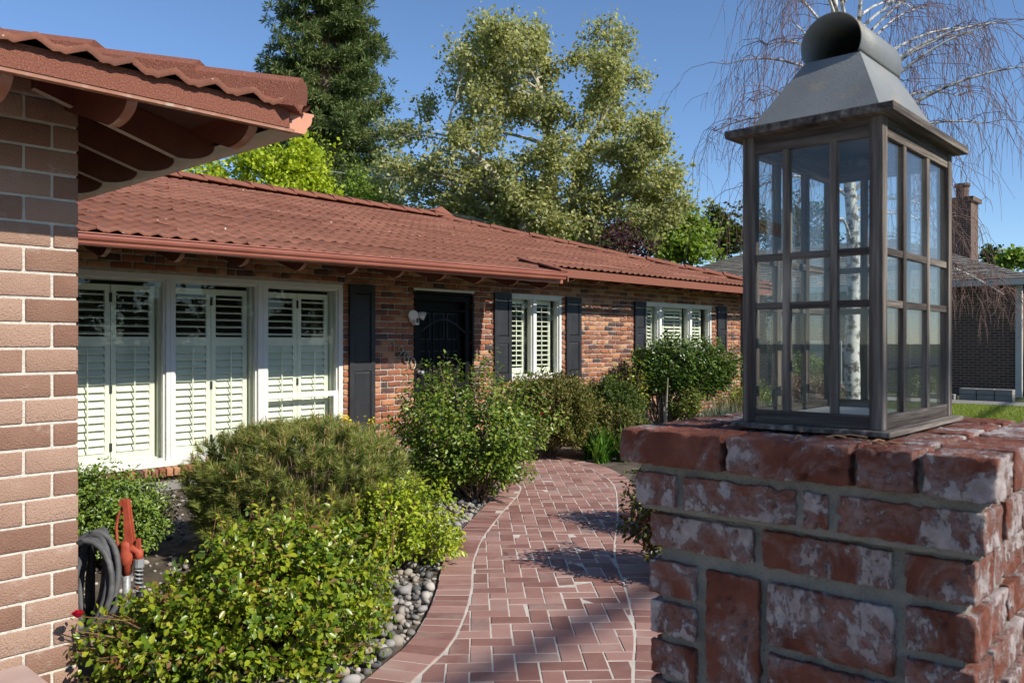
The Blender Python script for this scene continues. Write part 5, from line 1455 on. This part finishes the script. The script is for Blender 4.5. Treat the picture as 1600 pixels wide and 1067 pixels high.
# mugo pine: tufts of needles on a flat-topped mound
def mugo():
    global RNG
    RNG = np.random.default_rng(42)
    o = empty('mugo_pine', (3.28, 4.98, 0)); tag(o, 'broad flat-topped mugo pine below the big window', 'pine')
    c = np.array([3.28, 4.98, 0.40])
    n = 1800
    d = rand_dirs(n * 3); d = d[d[:, 2] > -0.6][:n]; n = len(d)
    rr = lobed(d, 3, 0.2) * (0.62 + 0.4 * RNG.random(n) ** 0.6)
    P = c + (d[:, 0:1] * LAT * 0.76 + d[:, 1:2] * DEP * 0.6 + d[:, 2:3] * np.array([0, 0, 0.54])) * rr[:, None]
    P[:, 2] = np.minimum(P[:, 2], 0.84 + 0.07 * RNG.random(n)); P[:, 2] = np.maximum(P[:, 2], 0.08)
    axis = unit(unit(P - c) * 0.75 + np.array([0, 0, 0.9]) + RNG.normal(size=P.shape) * 0.2)
    k = 70
    s = RNG.random((n, k)) * 0.085
    base = P[:, None] - axis[:, None] * 0.04 + axis[:, None] * s[..., None]
    rd = RNG.normal(size=(n, k, 3)); rd -= axis[:, None] * (rd * axis[:, None]).sum(-1, keepdims=True); rd = unit(rd)
    dr = rd * 0.85 + axis[:, None] * 0.75
    m = n * k
    L = 0.062 * (0.7 + 0.5 * RNG.random(m))
    tuft_r = np.repeat(RNG.random(n) * 0.6, k) + RNG.random(m) * 0.35
    link('needles', leaf_mesh('needles', base.reshape(-1, 3), dr.reshape(-1, 3), rand_dirs(m), L, np.full(m, 0.0042), MT['mugo'], tuft_r, NEEDLE), o)
    cd = MB(); stt = MB()
    for i in range(n):
        p = Vector(P[i]); a = Vector(axis[i])
        if d[i, 2] > 0.0 and RNG.random() < 0.3:
            q = p + a * 0.045; w = (a * 0.4 + Vector((0, 0, 1))).normalized()
            cd.tube([q, q + w * (0.02 + 0.035 * RNG.random())], [0.004, 0.0025], 5)
        if i % 3 == 0:
            b_ = Vector((3.28, 4.98, 0.05)) + Vector((d[i][0], d[i][1], 0)) * 0.2; mid_ = b_.lerp(p, 0.6) - Vector((0, 0, 0.1))
            stt.tube([b_, mid_, b_.lerp(p, 0.85)], [0.012, 0.007, 0.003], 5, False)
    cd.build('candles', MT['candle'], o, fix=False)['kind'] = 'stuff'; stt.build('branches', MT['twig'], o, smooth=True, fix=False)
mugo()

# ---- trees
def bez(a, b, c, n): return [a * (1 - t) ** 2 + 2 * b * t * (1 - t) + c * t * t for t in np.linspace(0, 1, n)]
def tree(name, label, base, trunk, lobes, leaf, mat, bark, twigs=22, per=40, seed=1, width=0.8, limb_from=0.35, scatter=0.35, group=None, tr=0.25, twig_r=0.02, upb=0.5, tmpl=LEAF2):
    """trunk: list of stems, each a list of (x,y,z) offsets from base with radii; lobes: (x,y,z,rx,ry,rz) offsets"""
    global RNG
    RNG = np.random.default_rng(seed)
    o = empty(name, base); tag(o, label, 'tree', group)
    B = Vector(base); tb_ = MB()
    nodes_ = []
    for st_ in trunk:
        pts = [B + Vector(p[:3]) for p in st_]; rd = [p[3] for p in st_]
        tb_.tube(pts, rd, 10, False)
        for i in range(len(pts) - 1):
            for s in (0.0, 0.25, 0.5, 0.75): nodes_.append((pts[i].lerp(pts[i + 1], s), rd[i] * (1 - s) + rd[i + 1] * s))
        nodes_.append((pts[-1], rd[-1]))
    Ps, Ds = [], []
    for (x, y, z, rx, ry, rz) in lobes:
        c = B + Vector((x, y, z))
        cand = [q for q in nodes_ if q[0].z < c.z - 0.15 * (c - q[0]).length] or nodes_
        start, sr = min(cand, key=lambda q: (q[0] - c).length + 0.25 * abs(q[0].z - c.z))
        midp = start.lerp(c, 0.5) + Vector((RNG.normal() * 0.3, RNG.normal() * 0.3, 0.12 * (c - start).length))
        pts = bez(start, midp, c, 7)
        r0 = min(sr * 0.5, 0.035 + 0.016 * (c - start).length)
        tb_.tube(pts, [r0 + (twig_r - r0) * k / 6 for k in range(7)], 7, False)
        for k in range(twigs):
            d = rand_dirs(1)[0]; f = 0.35 + 0.95 * RNG.random() ** 1.3
            e = c + Vector((d[0] * rx * f, d[1] * ry * f, d[2] * rz * f))
            s = pts[3 + int(RNG.random() * 3.99)]
            m_ = s.lerp(e, 0.5) + Vector((0, 0, 0.1 * (e - s).length))
            tw = bez(s, m_, e, 5)
            tb_.tube(tw, [twig_r * (1 - 0.8 * q / 4) for q in range(5)], 4, False)
            t = 0.25 + 0.75 * RNG.random(per)
            A = np.array([tuple(p) for p in (s, m_, e)])
            q = A[0] * ((1 - t) ** 2)[:, None] + 2 * A[1] * (t * (1 - t))[:, None] + A[2] * (t ** 2)[:, None]
            q = q + RNG.normal(size=q.shape) * scatter * 0.5
            Ps.append(q); Ds.append(np.tile(unit(A[2] - A[0]), (per, 1)))
    P = np.concatenate(Ps); Dd = np.concatenate(Ds); m = len(P)
    Dr = Dd * 0.5 + RNG.normal(size=P.shape) * 0.8 + np.array([0, 0, -0.15])
    N = RNG.normal(size=P.shape) * 0.7 + np.array([0, 0, upb]) + np.array(to_sun) * 0.6
    L = leaf * (0.6 + 0.7 * RNG.random(m))
    tb_.build('trunk', MT[bark], o, smooth=True, fix=False)
    link('crown', leaf_mesh('crown', P, Dr, N, L, L * width, MT[mat], None, tmpl), o)
    return o
def lob(px, py, dep, rx, rz, base):
    """a crown lobe given by where it stands: pixel column/row at a depth is only used to work out its world offset"""
    p = VD * dep + VR * ((px - 800) / 1300 * dep) + Vector((0, 0, EYE + (533 - py) / 1300 * dep))
    q = p - Vector(base)
    return (q.x, q.y, q.z, rx, rx, rz)
# pale sycamore with several stems
sb = (VD * 31 + VR * 1.6).to_tuple(); sb = (sb[0], sb[1], 0.0)
def so(px, py, dep):
    p = VD * dep + VR * ((px - 800) / 1300 * dep) + Vector((0, 0, EYE + (533 - py) / 1300 * dep)); q = p - Vector(sb); return (q.x, q.y, q.z)
stems = [[(0, 0, 0, 0.42), (*so(878, 380, 31), 0.30), (*so(862, 320, 31), 0.26), (*so(858, 250, 31), 0.2), (*so(850, 160, 31.5), 0.12), (*so(825, 85, 31.5), 0.05)],
         [(-0.4, 0.3, 0, 0.36), (*so(828, 380, 30.5), 0.24), (*so(812, 340, 30.5), 0.21), (*so(770, 270, 30), 0.15), (*so(700, 200, 29.5), 0.07)],
         [(0.4, -0.3, 0, 0.36), (*so(915, 390, 31), 0.24), (*so(895, 330, 31.5), 0.21), (*so(905, 250, 31.5), 0.16), (*so(945, 180, 32), 0.1), (*so(985, 110, 32), 0.05)],
         [(0.2, 0.2, 1.0, 0.3), (*so(935, 330, 31), 0.18), (*so(1000, 270, 31), 0.1)]]
random.seed(77)
lobes = []
HULL = [(35, 735, 965), (80, 708, 1018), (120, 680, 1018), (160, 645, 1010), (200, 598, 1045), (240, 578, 1082), (280, 570, 1100), (320, 575, 1090), (360, 620, 1055), (392, 850, 1015)]
for k in range(165):
    while True:
        i = random.choices(range(len(HULL) - 1), [6, 8, 8, 9, 11, 12, 12, 11, 6])[0]
        t = random.random(); py = HULL[i][0] * (1 - t) + HULL[i + 1][0] * t
        xa, xb = HULL[i][1] * (1 - t) + HULL[i + 1][1] * t + 16, HULL[i][2] * (1 - t) + HULL[i + 1][2] * t - 16
        px = random.uniform(xa, xb)
        if not (py < 60 and 855 < px < 880): break
    lobes.append(lob(px, py + 8, random.uniform(28.5, 33), random.uniform(0.6, 1.0), random.uniform(0.5, 0.75), sb))
tree('sycamore_tree', 'large pale olive sycamore with mottled limbs behind the house', sb, stems, lobes, 0.135, 'sycamore', 'palebark', 12, 40, 5, 0.85, scatter=0.34, twig_r=0.018)
# bright spring maple
mb_ = VD * 24 - VR * 7.6; mb_ = (mb_.x, mb_.y, 0)
tree('maple_tree', 'bright yellow-green tree just behind the roof ridge', mb_, [[(0, 0, 0, 0.2), (0.1, 0.1, 2.2, 0.15), (0.2, 0, 4.2, 0.08)]],
     [lob(px, py, dp, rx, rz, mb_) for px, py, dp, rx, rz in ((280, 285, 23, 0.9, .6), (330, 270, 23.5, 1.0, .7), (385, 255, 24, 1.0, .7), (435, 245, 24, 1.0, .7), (480, 232, 24.5, .8, .7), (495, 285, 24, .6, .6), (450, 300, 23.5, .9, .6), (380, 310, 23.5, 1.0, .6), (310, 320, 23, .9, .5), (505, 310, 24, .4, .4), (240, 310, 23, .7, .4))],
     0.13, 'maple', 'bark', 20, 52, 6, 0.8, scatter=0.32, twig_r=0.012)
# others behind
def far_tree(name, label, px, dep, spec, leaf, mat, seed, tr=0.18, twigs=16, per=40, bark='bark', scatter=0.4, group=None):
    p = VD * dep + VR * ((px - 800) / 1300 * dep); b_ = (p.x, p.y, 0)
    L_ = [lob(a, b, dep + random.uniform(-.5, .5), rx, rz, b_) for a, b, rx, rz in spec]
    top = max(l[2] for l in L_)
    tree(name, label, b_, [[(0, 0, 0, tr), (0.1, 0.1, top * 0.45, tr * 0.75), (0.0, 0.15, top * 0.8, tr * 0.35)]], L_, leaf, mat, bark, twigs, per, seed, 0.8, scatter=scatter, twig_r=0.014, group=group)
random.seed(17)
far_tree('green_tree', 'fresh green tree right of the sycamore behind the roof', 1055, 34, [(1045, 335, 1.0, .8), (1075, 345, 1.0, .8), (1030, 370, 1.0, .7), (1070, 380, 1.1, .7), (1095, 360, .8, .8), (1045, 400, 1.1, .6), (1090, 400, 1.0, .5)], 0.2, 'green', 21)
far_tree('dark_tree', 'dark olive tree between the two houses', 1125, 40, [(1115, 345, .8, .8), (1135, 350, .9, .8), (1110, 375, 1.0, .8), (1140, 380, 1.0, .8), (1160, 370, .9, .9)], 0.2, 'dgreen', 22)
far_tree('dark_tree', 'dark olive tree seen through the lantern panes', 1235, 42, [(1195, 350, 1.1, 1.0), (1230, 335, 1.1, 1.0), (1265, 335, 1.1, 1.1), (1215, 375, 1.2, .9), (1255, 375, 1.2, .9), (1290, 370, 1.0, .9)], 0.2, 'dgreen', 23)
far_tree('plum_tree', 'small purple-leaved plum tree behind the roof', 975, 26, [(960, 362, .5, .4), (985, 372, .6, .4), (1005, 385, .5, .35), (965, 385, .6, .35)], 0.12, 'purple', 24, twigs=8, per=26)
far_tree('green_tree', 'slim green tree beside the tall conifer trunk', 555, 30, [(555, 285, .35, .6), (545, 312, .5, .5), (570, 315, .5, .5), (600, 318, .5, .4)], 0.13, 'green', 25, twigs=12)
far_tree('green_tree', 'leafy green tree under the sycamore canopy', 750, 36, [(720, 330, 1.0, .7), (760, 335, 1.0, .7), (800, 350, 1.0, .7), (850, 355, 1.0, .7), (900, 370, .9, .6)], 0.2, 'green', 26)
far_tree('dark_tree', 'small dark tree past the neighbouring chimney', 1548, 62, [(1545, 398, .8, .7), (1553, 410, 1.0, .6)], 0.3, 'dgreen', 27, twigs=10)
far_tree('green_tree', 'light green tree top past the neighbouring roof', 1588, 56, [(1580, 400, .9, .7), (1600, 405, 1.0, .7), (1570, 412, .7, .5)], 0.3, 'green', 28, twigs=10)
# tall conifer
def conifer():
    global RNG
    RNG = np.random.default_rng(55)
    dep = 45.0
    p = VD * dep + VR * ((510 - 800) / 1300 * dep); b_ = Vector((p.x, p.y, 0))
    o = empty('conifer_tree', b_); tag(o, 'tall dark green conifer rising out of the top of the picture', 'tree')
    tk = MB(); H = 33.0
    tk.tube([b_ + Vector((0.06 * z * math.sin(z * .3) * .2, 0, z)) for z in np.linspace(0, H, 14)], [0.62 * (1 - z / H) + 0.05 for z in np.linspace(0, H, 14)], 10, False)
    Ps, Ds = [], []
    z = 5.5
    while z < H:
        f = min(1.0, (H - z) / 27.0)
        Rm = 4.7 * f ** 0.8 * (0.55 if z < 8.5 else 1.0)
        for k in range(10 if z > 8.5 else 5):
            a = RNG.random() * 2 * PI; Rb = Rm * (0.62 + 0.48 * RNG.random())
            d = Vector((math.cos(a), math.sin(a), 0))
            s = b_ + Vector((0, 0, z + RNG.normal() * 0.2))
            e = s + d * Rb + Vector((0, 0, Rb * (0.05 + 0.2 * RNG.random()) - 0.35))
            m_ = s.lerp(e, 0.55) + Vector((0, 0, -0.12 * Rb))
            tk.tube(bez(s, m_, e, 5), [0.075, 0.06, 0.045, 0.03, 0.012], 5, False)
            nc = max(4, int(Rb * 4.0))
            for q in range(nc):
                t = 0.3 + 0.72 * (q + RNG.random()) / nc
                cpos = s * (1 - t) ** 2 + 2 * m_ * t * (1 - t) + e * t * t + Vector((RNG.normal() * .22, RNG.normal() * .22, RNG.normal() * .16))
                kk = 40
                dd = unit(RNG.normal(size=(kk, 3)) + np.array([d.x, d.y, 0.45]) * 0.7)
                Ps.append(np.array(cpos)[None] + dd * (0.26 * RNG.random((kk, 1)))); Ds.append(dd)
        z += 0.42
    P = np.concatenate(Ps); Dr = np.concatenate(Ds); m = len(P)
    tk.build('trunk', MT['redbark'], o, smooth=True, fix=False)
    L = 0.27 * (0.6 + 0.6 * RNG.random(m))
    link('crown', leaf_mesh('crown', P, Dr, RNG.normal(size=P.shape) + np.array([0, 0, .5]), L, L * 0.26, MT['sequoia'], None, LEAF2), o)
conifer()
# weeping birch, leafless
def birch():
    global RNG
    RNG = np.random.default_rng(66)
    b_ = Vector((18.25, 6.72, 0))
    o = empty('birch_tree', b_); tag(o, 'bare weeping birch with white trunk behind the lantern', 'tree')
    tk = MB(); tw = MB()
    def P(u, z, v=0.0): return b_ + VR * u + VD * v + Vector((0, 0, z))
    t1 = [P(0, 0), P(-0.03, 1.2), P(0.02, 2.6), P(0.0, 4.0), P(-0.12, 5.5), P(-0.3, 7.2), P(-0.42, 9.0), P(-0.5, 11.0)]
    tk.tube(t1, [0.19, 0.16, 0.145, 0.13, 0.12, 0.095, 0.07, 0.03], 12, False)
    t2 = [P(-0.05, 4.8), P(0.05, 6.3), P(0.1, 8.0), P(0.25, 10.0)]
    tk.tube(t2, [0.085, 0.075, 0.06, 0.02], 9, False)
    limbs = []
    for (z0, du, dz, r) in ((3.2, 1.5, 0.2, .035), (3.4, -1.3, 0.35, .035), (4.0, 2.6, 0.1, .045), (4.4, 1.7, 0.9, .05), (4.6, -2.4, 0.3, .045), (5.0, 2.7, 1.0, .05), (5.4, -2.0, 1.2, .05), (5.6, 3.3, 1.5, .055), (5.9, -2.9, 0.7, .05),
                            (6.1, 2.3, 1.9, .05), (6.3, -1.6, 1.9, .05), (6.7, 3.2, 1.6, .05), (6.9, -2.5, 1.3, .045), (7.2, 2.4, 2.2, .045), (7.5, -1.7, 2.0, .045), (7.9, 2.8, 1.6, .04), (8.3, -2.0, 1.5, .04), (8.8, 1.8, 1.6, .035), (9.3, -1.4, 1.3, .03)):
        for rep in range(2):
            v = RNG.normal() * 1.1; s = P(-0.06 - 0.03 * max(0, z0 - 4), z0 + rep * 0.25)
            f = 1 - 0.3 * rep * RNG.random()
            e = s + VR * (du * f * (0.85 if du < 0 else 1.0)) + VD * v + Vector((0, 0, dz * f - 0.15))
            m_ = s.lerp(e, 0.5) + Vector((0, 0, 0.32 * abs(du) * 0.6 + 0.25))
            pts = bez(s, m_, e, 9); tk.tube(pts, [r + (0.009 - r) * k / 8 for k in range(9)], 6, False)
            limbs.append((pts, du))
    # low branch drooping in front of the neighbour's eave
    pts = bez(P(0.0, 2.9), P(1.6, 4.0, 1), P(4.0, 2.55, 1.2), 12); tk.tube(pts, [0.04 - 0.0028 * k for k in range(12)], 6, False); limbs.append((pts, 4)); limbs.append((pts, 4)); limbs.append((pts[3:], 4))
    for pts, du in limbs:
        nb = int(7 + 3.6 * abs(du))
        for k in range(nb):
            i = 2 + int(RNG.random() * (len(pts) - 2.01)); s = pts[i].lerp(pts[min(i + 1, len(pts) - 1)], RNG.random())
            dirv = (VR * (0.7 * np.sign(du) + RNG.normal() * 0.6) + VD * RNG.normal() * 0.7); L1 = 0.25 + 0.55 * RNG.random()
            a = s + dirv * L1 * 0.6 + Vector((0, 0, 0.14)); c = s + dirv * L1 + Vector((0, 0, -0.12)); hang = 0.5 + 1.25 * RNG.random()
            if du == 4: hang = 0.3 + 0.8 * RNG.random()
            line = [s, s.lerp(a, .6), a.lerp(c, .55), c] + [c + dirv * 0.1 * q + Vector((RNG.normal() * .025, RNG.normal() * .025, -hang * q / 4)) for q in (1, 2, 3, 4)]
            tw.tube(line, [0.0078, 0.0068, 0.006, 0.0052, 0.0046, 0.0042, 0.0038, 0.0025], 4, False)
            for q in range(3):
                j = 3 + int(RNG.random() * 4); s2 = line[j]; h2 = hang * (0.35 + 0.4 * RNG.random()); dv = VR * RNG.normal() * 0.16 + VD * RNG.normal() * 0.16
                tw.tube([s2, s2 + dv * 0.7 + Vector((0, 0, -h2 * .25)), s2 + dv + Vector((0, 0, -h2 * .65)), s2 + dv * 1.1 + Vector((0, 0, -h2))], [0.0045, 0.0045, 0.004, 0.0025], 3, False)
    tk.build('trunk', MT['birchbark'], o, smooth=True, fix=False)
    tw.build('hanging_twigs', MT['birchtwig'], o, smooth=True, fix=False)
birch()

# ================================================================== NEIGHBOUR
nb = empty('neighbour_house', (25.4, 10, 0)); tag(nb, 'dark brown brick house with grey shingle roof behind the lantern', 'house')
NX, NY0, NY1 = 25.4, 5.0, 17.9
MB().box(NX, NX + 11, NY0, NY1, 0, 3.1).build('wall', MT['farbrick'], nb)
MB().box(NX + 1.5, NX + 11, -3.0, NY0, 0, 2.9).build('wall', MT['farbrick'], nb)
MB().box(NX - 0.09, NX + 0.02, NY0 - 0.08, NY0 + 0.07, 0, 3.05).build('corner_post', MT['greywood'], nb)
MB().box(NX + 1.42, NX + 1.5, NY0 - 1.6, NY0 - 0.2, 0, 2.3).build('side_door', MT['terracotta'], nb)
def shingled(parent, a, b, c, d, rows, th=0.02):
    """a-b eave (left to right), d-c upper edge"""
    a, b, c, d = map(Vector, (a, b, c, d)); nrm = (b - a).cross(d - a).normalized()
    if nrm.z < 0: nrm = -nrm
    m = MB(); rr = []
    for r in range(rows):
        t0, t1 = r / rows, (r + 1.15) / rows
        p, q, s, t = a.lerp(d, t0), b.lerp(c, t0), b.lerp(c, min(1, t1)), a.lerp(d, min(1, t1))
        n = max(1, int((q - p).length / 0.34))
        for k in range(n):
            u0, u1 = k / n, (k + 0.97) / n
            j = random.uniform(-0.012, 0.012) * nrm; dn = (a - d).normalized() * random.uniform(0, 0.03)
            P4 = [p.lerp(q, u0) + nrm * (th * 1.6) + j + dn, p.lerp(q, u1) + nrm * (th * 1.6) + j + dn, t.lerp(s, u1) + nrm * 0.004, t.lerp(s, u0) + nrm * 0.004]
            m.add(P4 + [v - nrm * th for v in P4[:2]], [(0, 1, 2, 3), (4, 5, 1, 0)]); rr += [random.random()] * 6
    me = m.mesh('shingles', MT['shingle'], fix=False); at_ = me.attributes.new('rnd', 'FLOAT', 'POINT'); at_.data.foreach_set('value', np.array(rr, np.float32))
    o = link('shingles', me, parent); o['kind'] = 'stuff'
EX = NX - 0.6; EZ = 3.12
ry0, ry1, rx_, rz_ = 9.5, 14.6, NX + 4.6, 5.0
nr = MB().add([(EX, NY0 - .5, EZ), (EX, NY1 + .6, EZ), (rx_, ry1, rz_), (rx_, ry0, rz_), (NX + 11, NY0 - .5, EZ), (NX + 11, NY1 + .6, EZ)], [(0, 3, 2, 1), (0, 4, 3), (1, 2, 5), (3, 4, 5, 2)]).build('roof', MT['shingle'], nb)
random.seed(14)
shingled(nr, (EX, NY1 + .6, EZ), (EX, NY0 - .5, EZ), (rx_, ry0, rz_), (rx_, ry1, rz_), 26)
MB().box(EX - 0.02, EX + 0.03, NY0 - .5, NY1 + .6, EZ - 0.16, EZ + 0.0).build('fascia', MT['greywood'], nb)
nr2 = MB().add([(NX + 0.9, -3.4, 3.0), (NX + 0.9, 5.5, 3.0), (NX + 6, 5.5, 4.3), (NX + 6, -3.4, 4.3)], [(0, 1, 2, 3)]).build('porch_roof', MT['shingle'], nb)
shingled(nr2, (NX + 0.9, 5.5, 3.0), (NX + 0.9, -3.4, 3.0), (NX + 6, -3.4, 4.3), (NX + 6, 5.5, 4.3), 18)
MB().box(NX + 0.86, NX + 0.9, -3.4, 5.5, 2.86, 3.0).build('fascia', MT['greywood'], nb)
ch = MB().box(32.6, 33.6, 7.9, 8.75, 3.5, 6.45).build('chimney', MT['farbrick'], nb)
MB().box(32.5, 33.7, 7.8, 8.85, 6.45, 6.6).build('chimney_cap', MT['farbrick'], ch)
MB().tube([(33.1, 8.3, 6.6), (33.1, 8.3, 7.05)], 0.22, 12).tube([(33.1, 8.3, 7.05), (33.1, 8.3, 7.15)], 0.27, 12).build('flue', MT['farbrick'], ch)
# low stone edging, small plants, barberry, gate
for k, (y0, y1, x0, h_) in enumerate(((4.7, 5.9, 23.2, 0.3), (5.95, 6.6, 23.0, 0.16))):
    e_ = empty('stone_edging', (x0, y0, 0)); tag(e_, ['grey block edging in front of the dark brick wall', 'low grey block beside the taller block edging'][k], 'edging')
    yy = y0
    while yy < y1 - 0.1:
        for zz in np.arange(0, h_ - 0.01, 0.15):
            MB().box(x0, x0 + 0.3, yy + 0.008, yy + 0.392, zz + 0.004, zz + 0.146).build('block', MT['concrete'], e_, bevel=0.012)
        yy += 0.4
shrub('barberry', 'rounded red-brown barberry seen through the lantern', 'shrub', (16.75, 7.15, 0.42), (0.85, 0.5, 0.48), 300, 22, 0.06, 'barberry', 0.5, 'redtwig', seed=31, tmpl=LEAF2, inner=0.4, spread=0.08)
shrub('clipped_shrub', 'pale green rounded shrub against the dark brick seen through the lantern', 'shrub', (22.2, 9.4, 0.62), (0.75, 0.5, 0.62), 260, 22, 0.07, 'box', 0.6, 'twig', seed=32, tmpl=LEAF2, inner=0.4, spread=0.08)
shrub('white_flower_shrub', 'low shrub with white flowers at the neighbouring wall', 'shrub', (23.6, 6.9, 0.3), (0.5, 0.3, 0.32), 120, 18, 0.07, 'lavender', 0.6, 'twig', seed=33, tmpl=LEAF2, inner=0.4, spread=0.08)
gt = empty('garden_gate', (22.4, 9.0, 0)); tag(gt, 'pale upright plank gate seen through the lantern', 'gate')
for k in range(8): MB().box(22.4, 22.43, 8.55 + k * 0.115, 8.655 + k * 0.115, 0.08, 1.5).build('plank', MT['greywood'], gt)
MB().box(22.431, 22.47, 8.5, 9.5, 0.3, 0.4).box(22.431, 22.47, 8.5, 9.5, 1.2, 1.3).build('rail', MT['greywood'], gt)
# lawn blades
RNG = np.random.default_rng(3)
k = 52000
P = np.stack([14.3 + 6.8 * RNG.random(k), -1.0 + 7.2 * RNG.random(k), np.full(k, 0.03)], 1)
Dr = RNG.normal(size=(k, 3)) * 0.45 + np.array([0, 0, 1])
go = link('grass', leaf_mesh('grass', P, Dr, RNG.normal(size=(k, 3)) * 0.5 + np.array([0.2, -1.0, 0.5]), 0.05 + 0.05 * RNG.random(k), np.full(k, 0.012), MT['grass'], None, NEEDLE))
tag(go, 'short green lawn grass beyond the pillar', 'grass', kind='stuff')

# ================================================================== WIRES, TREES ACROSS THE STREET
for k, (za, zb) in enumerate(((9.55, 8.9), (7.4, 6.9))):
    a, b = Vector((-4, 36, za)), Vector((40, 26.5, zb)); mid_ = a.lerp(b, 0.5) - Vector((0, 0, 0.5))
    o = MB().tube(bez(a, mid_, b, 16), 0.016, 5).build('utility_wire', MT['wirepale'])
    tag(o, ['upper thin grey utility wire in front of the conifer', 'lower thin grey utility wire in front of the conifer trunk'][k], 'wire')
zc_ = 10.5; yc_ = 2.62 - zc_ / math.tan(R(SUN_EL)) * math.cos(R(8)); xc_ = zc_ / math.tan(R(SUN_EL)) * math.sin(R(8))
o = MB().tube([(-30, yc_ - 3.2, zc_), (3 + xc_, yc_, zc_), (40, yc_ + 3.7, zc_)], 0.06, 8).build('shadow_cable', MT['wire'])  # added out of view so that its shadow crosses the brick path
tag(o, 'unseen thick black cable added to cast the shadow band on the path', 'cable')
random.seed(40)
for k, x in enumerate((4, 12, 20, 28, 36, 45, 58)):
    b_ = (x, -31 + random.uniform(-2, 2), 0); h_ = random.uniform(10, 12)
    L_ = []
    for q in range(16):
        a = random.uniform(0, 6.28); rr_ = random.uniform(0.5, 4.0)
        L_.append((rr_ * math.cos(a), rr_ * math.sin(a), random.uniform(1.2, h_ - 1.5), 2.2, 2.2, 1.7))
    tree('street_tree', ['broad green tree standing across the street', ][0], b_, [[(0, 0, 0, .3), (0, 0, h_ * .5, .2), (0.2, 0, h_ * .8, .08)]], L_, 0.42, 'dgreen', 'bark', 9, 30, 60 + k, 0.8, scatter=0.8, group='trees across the street')
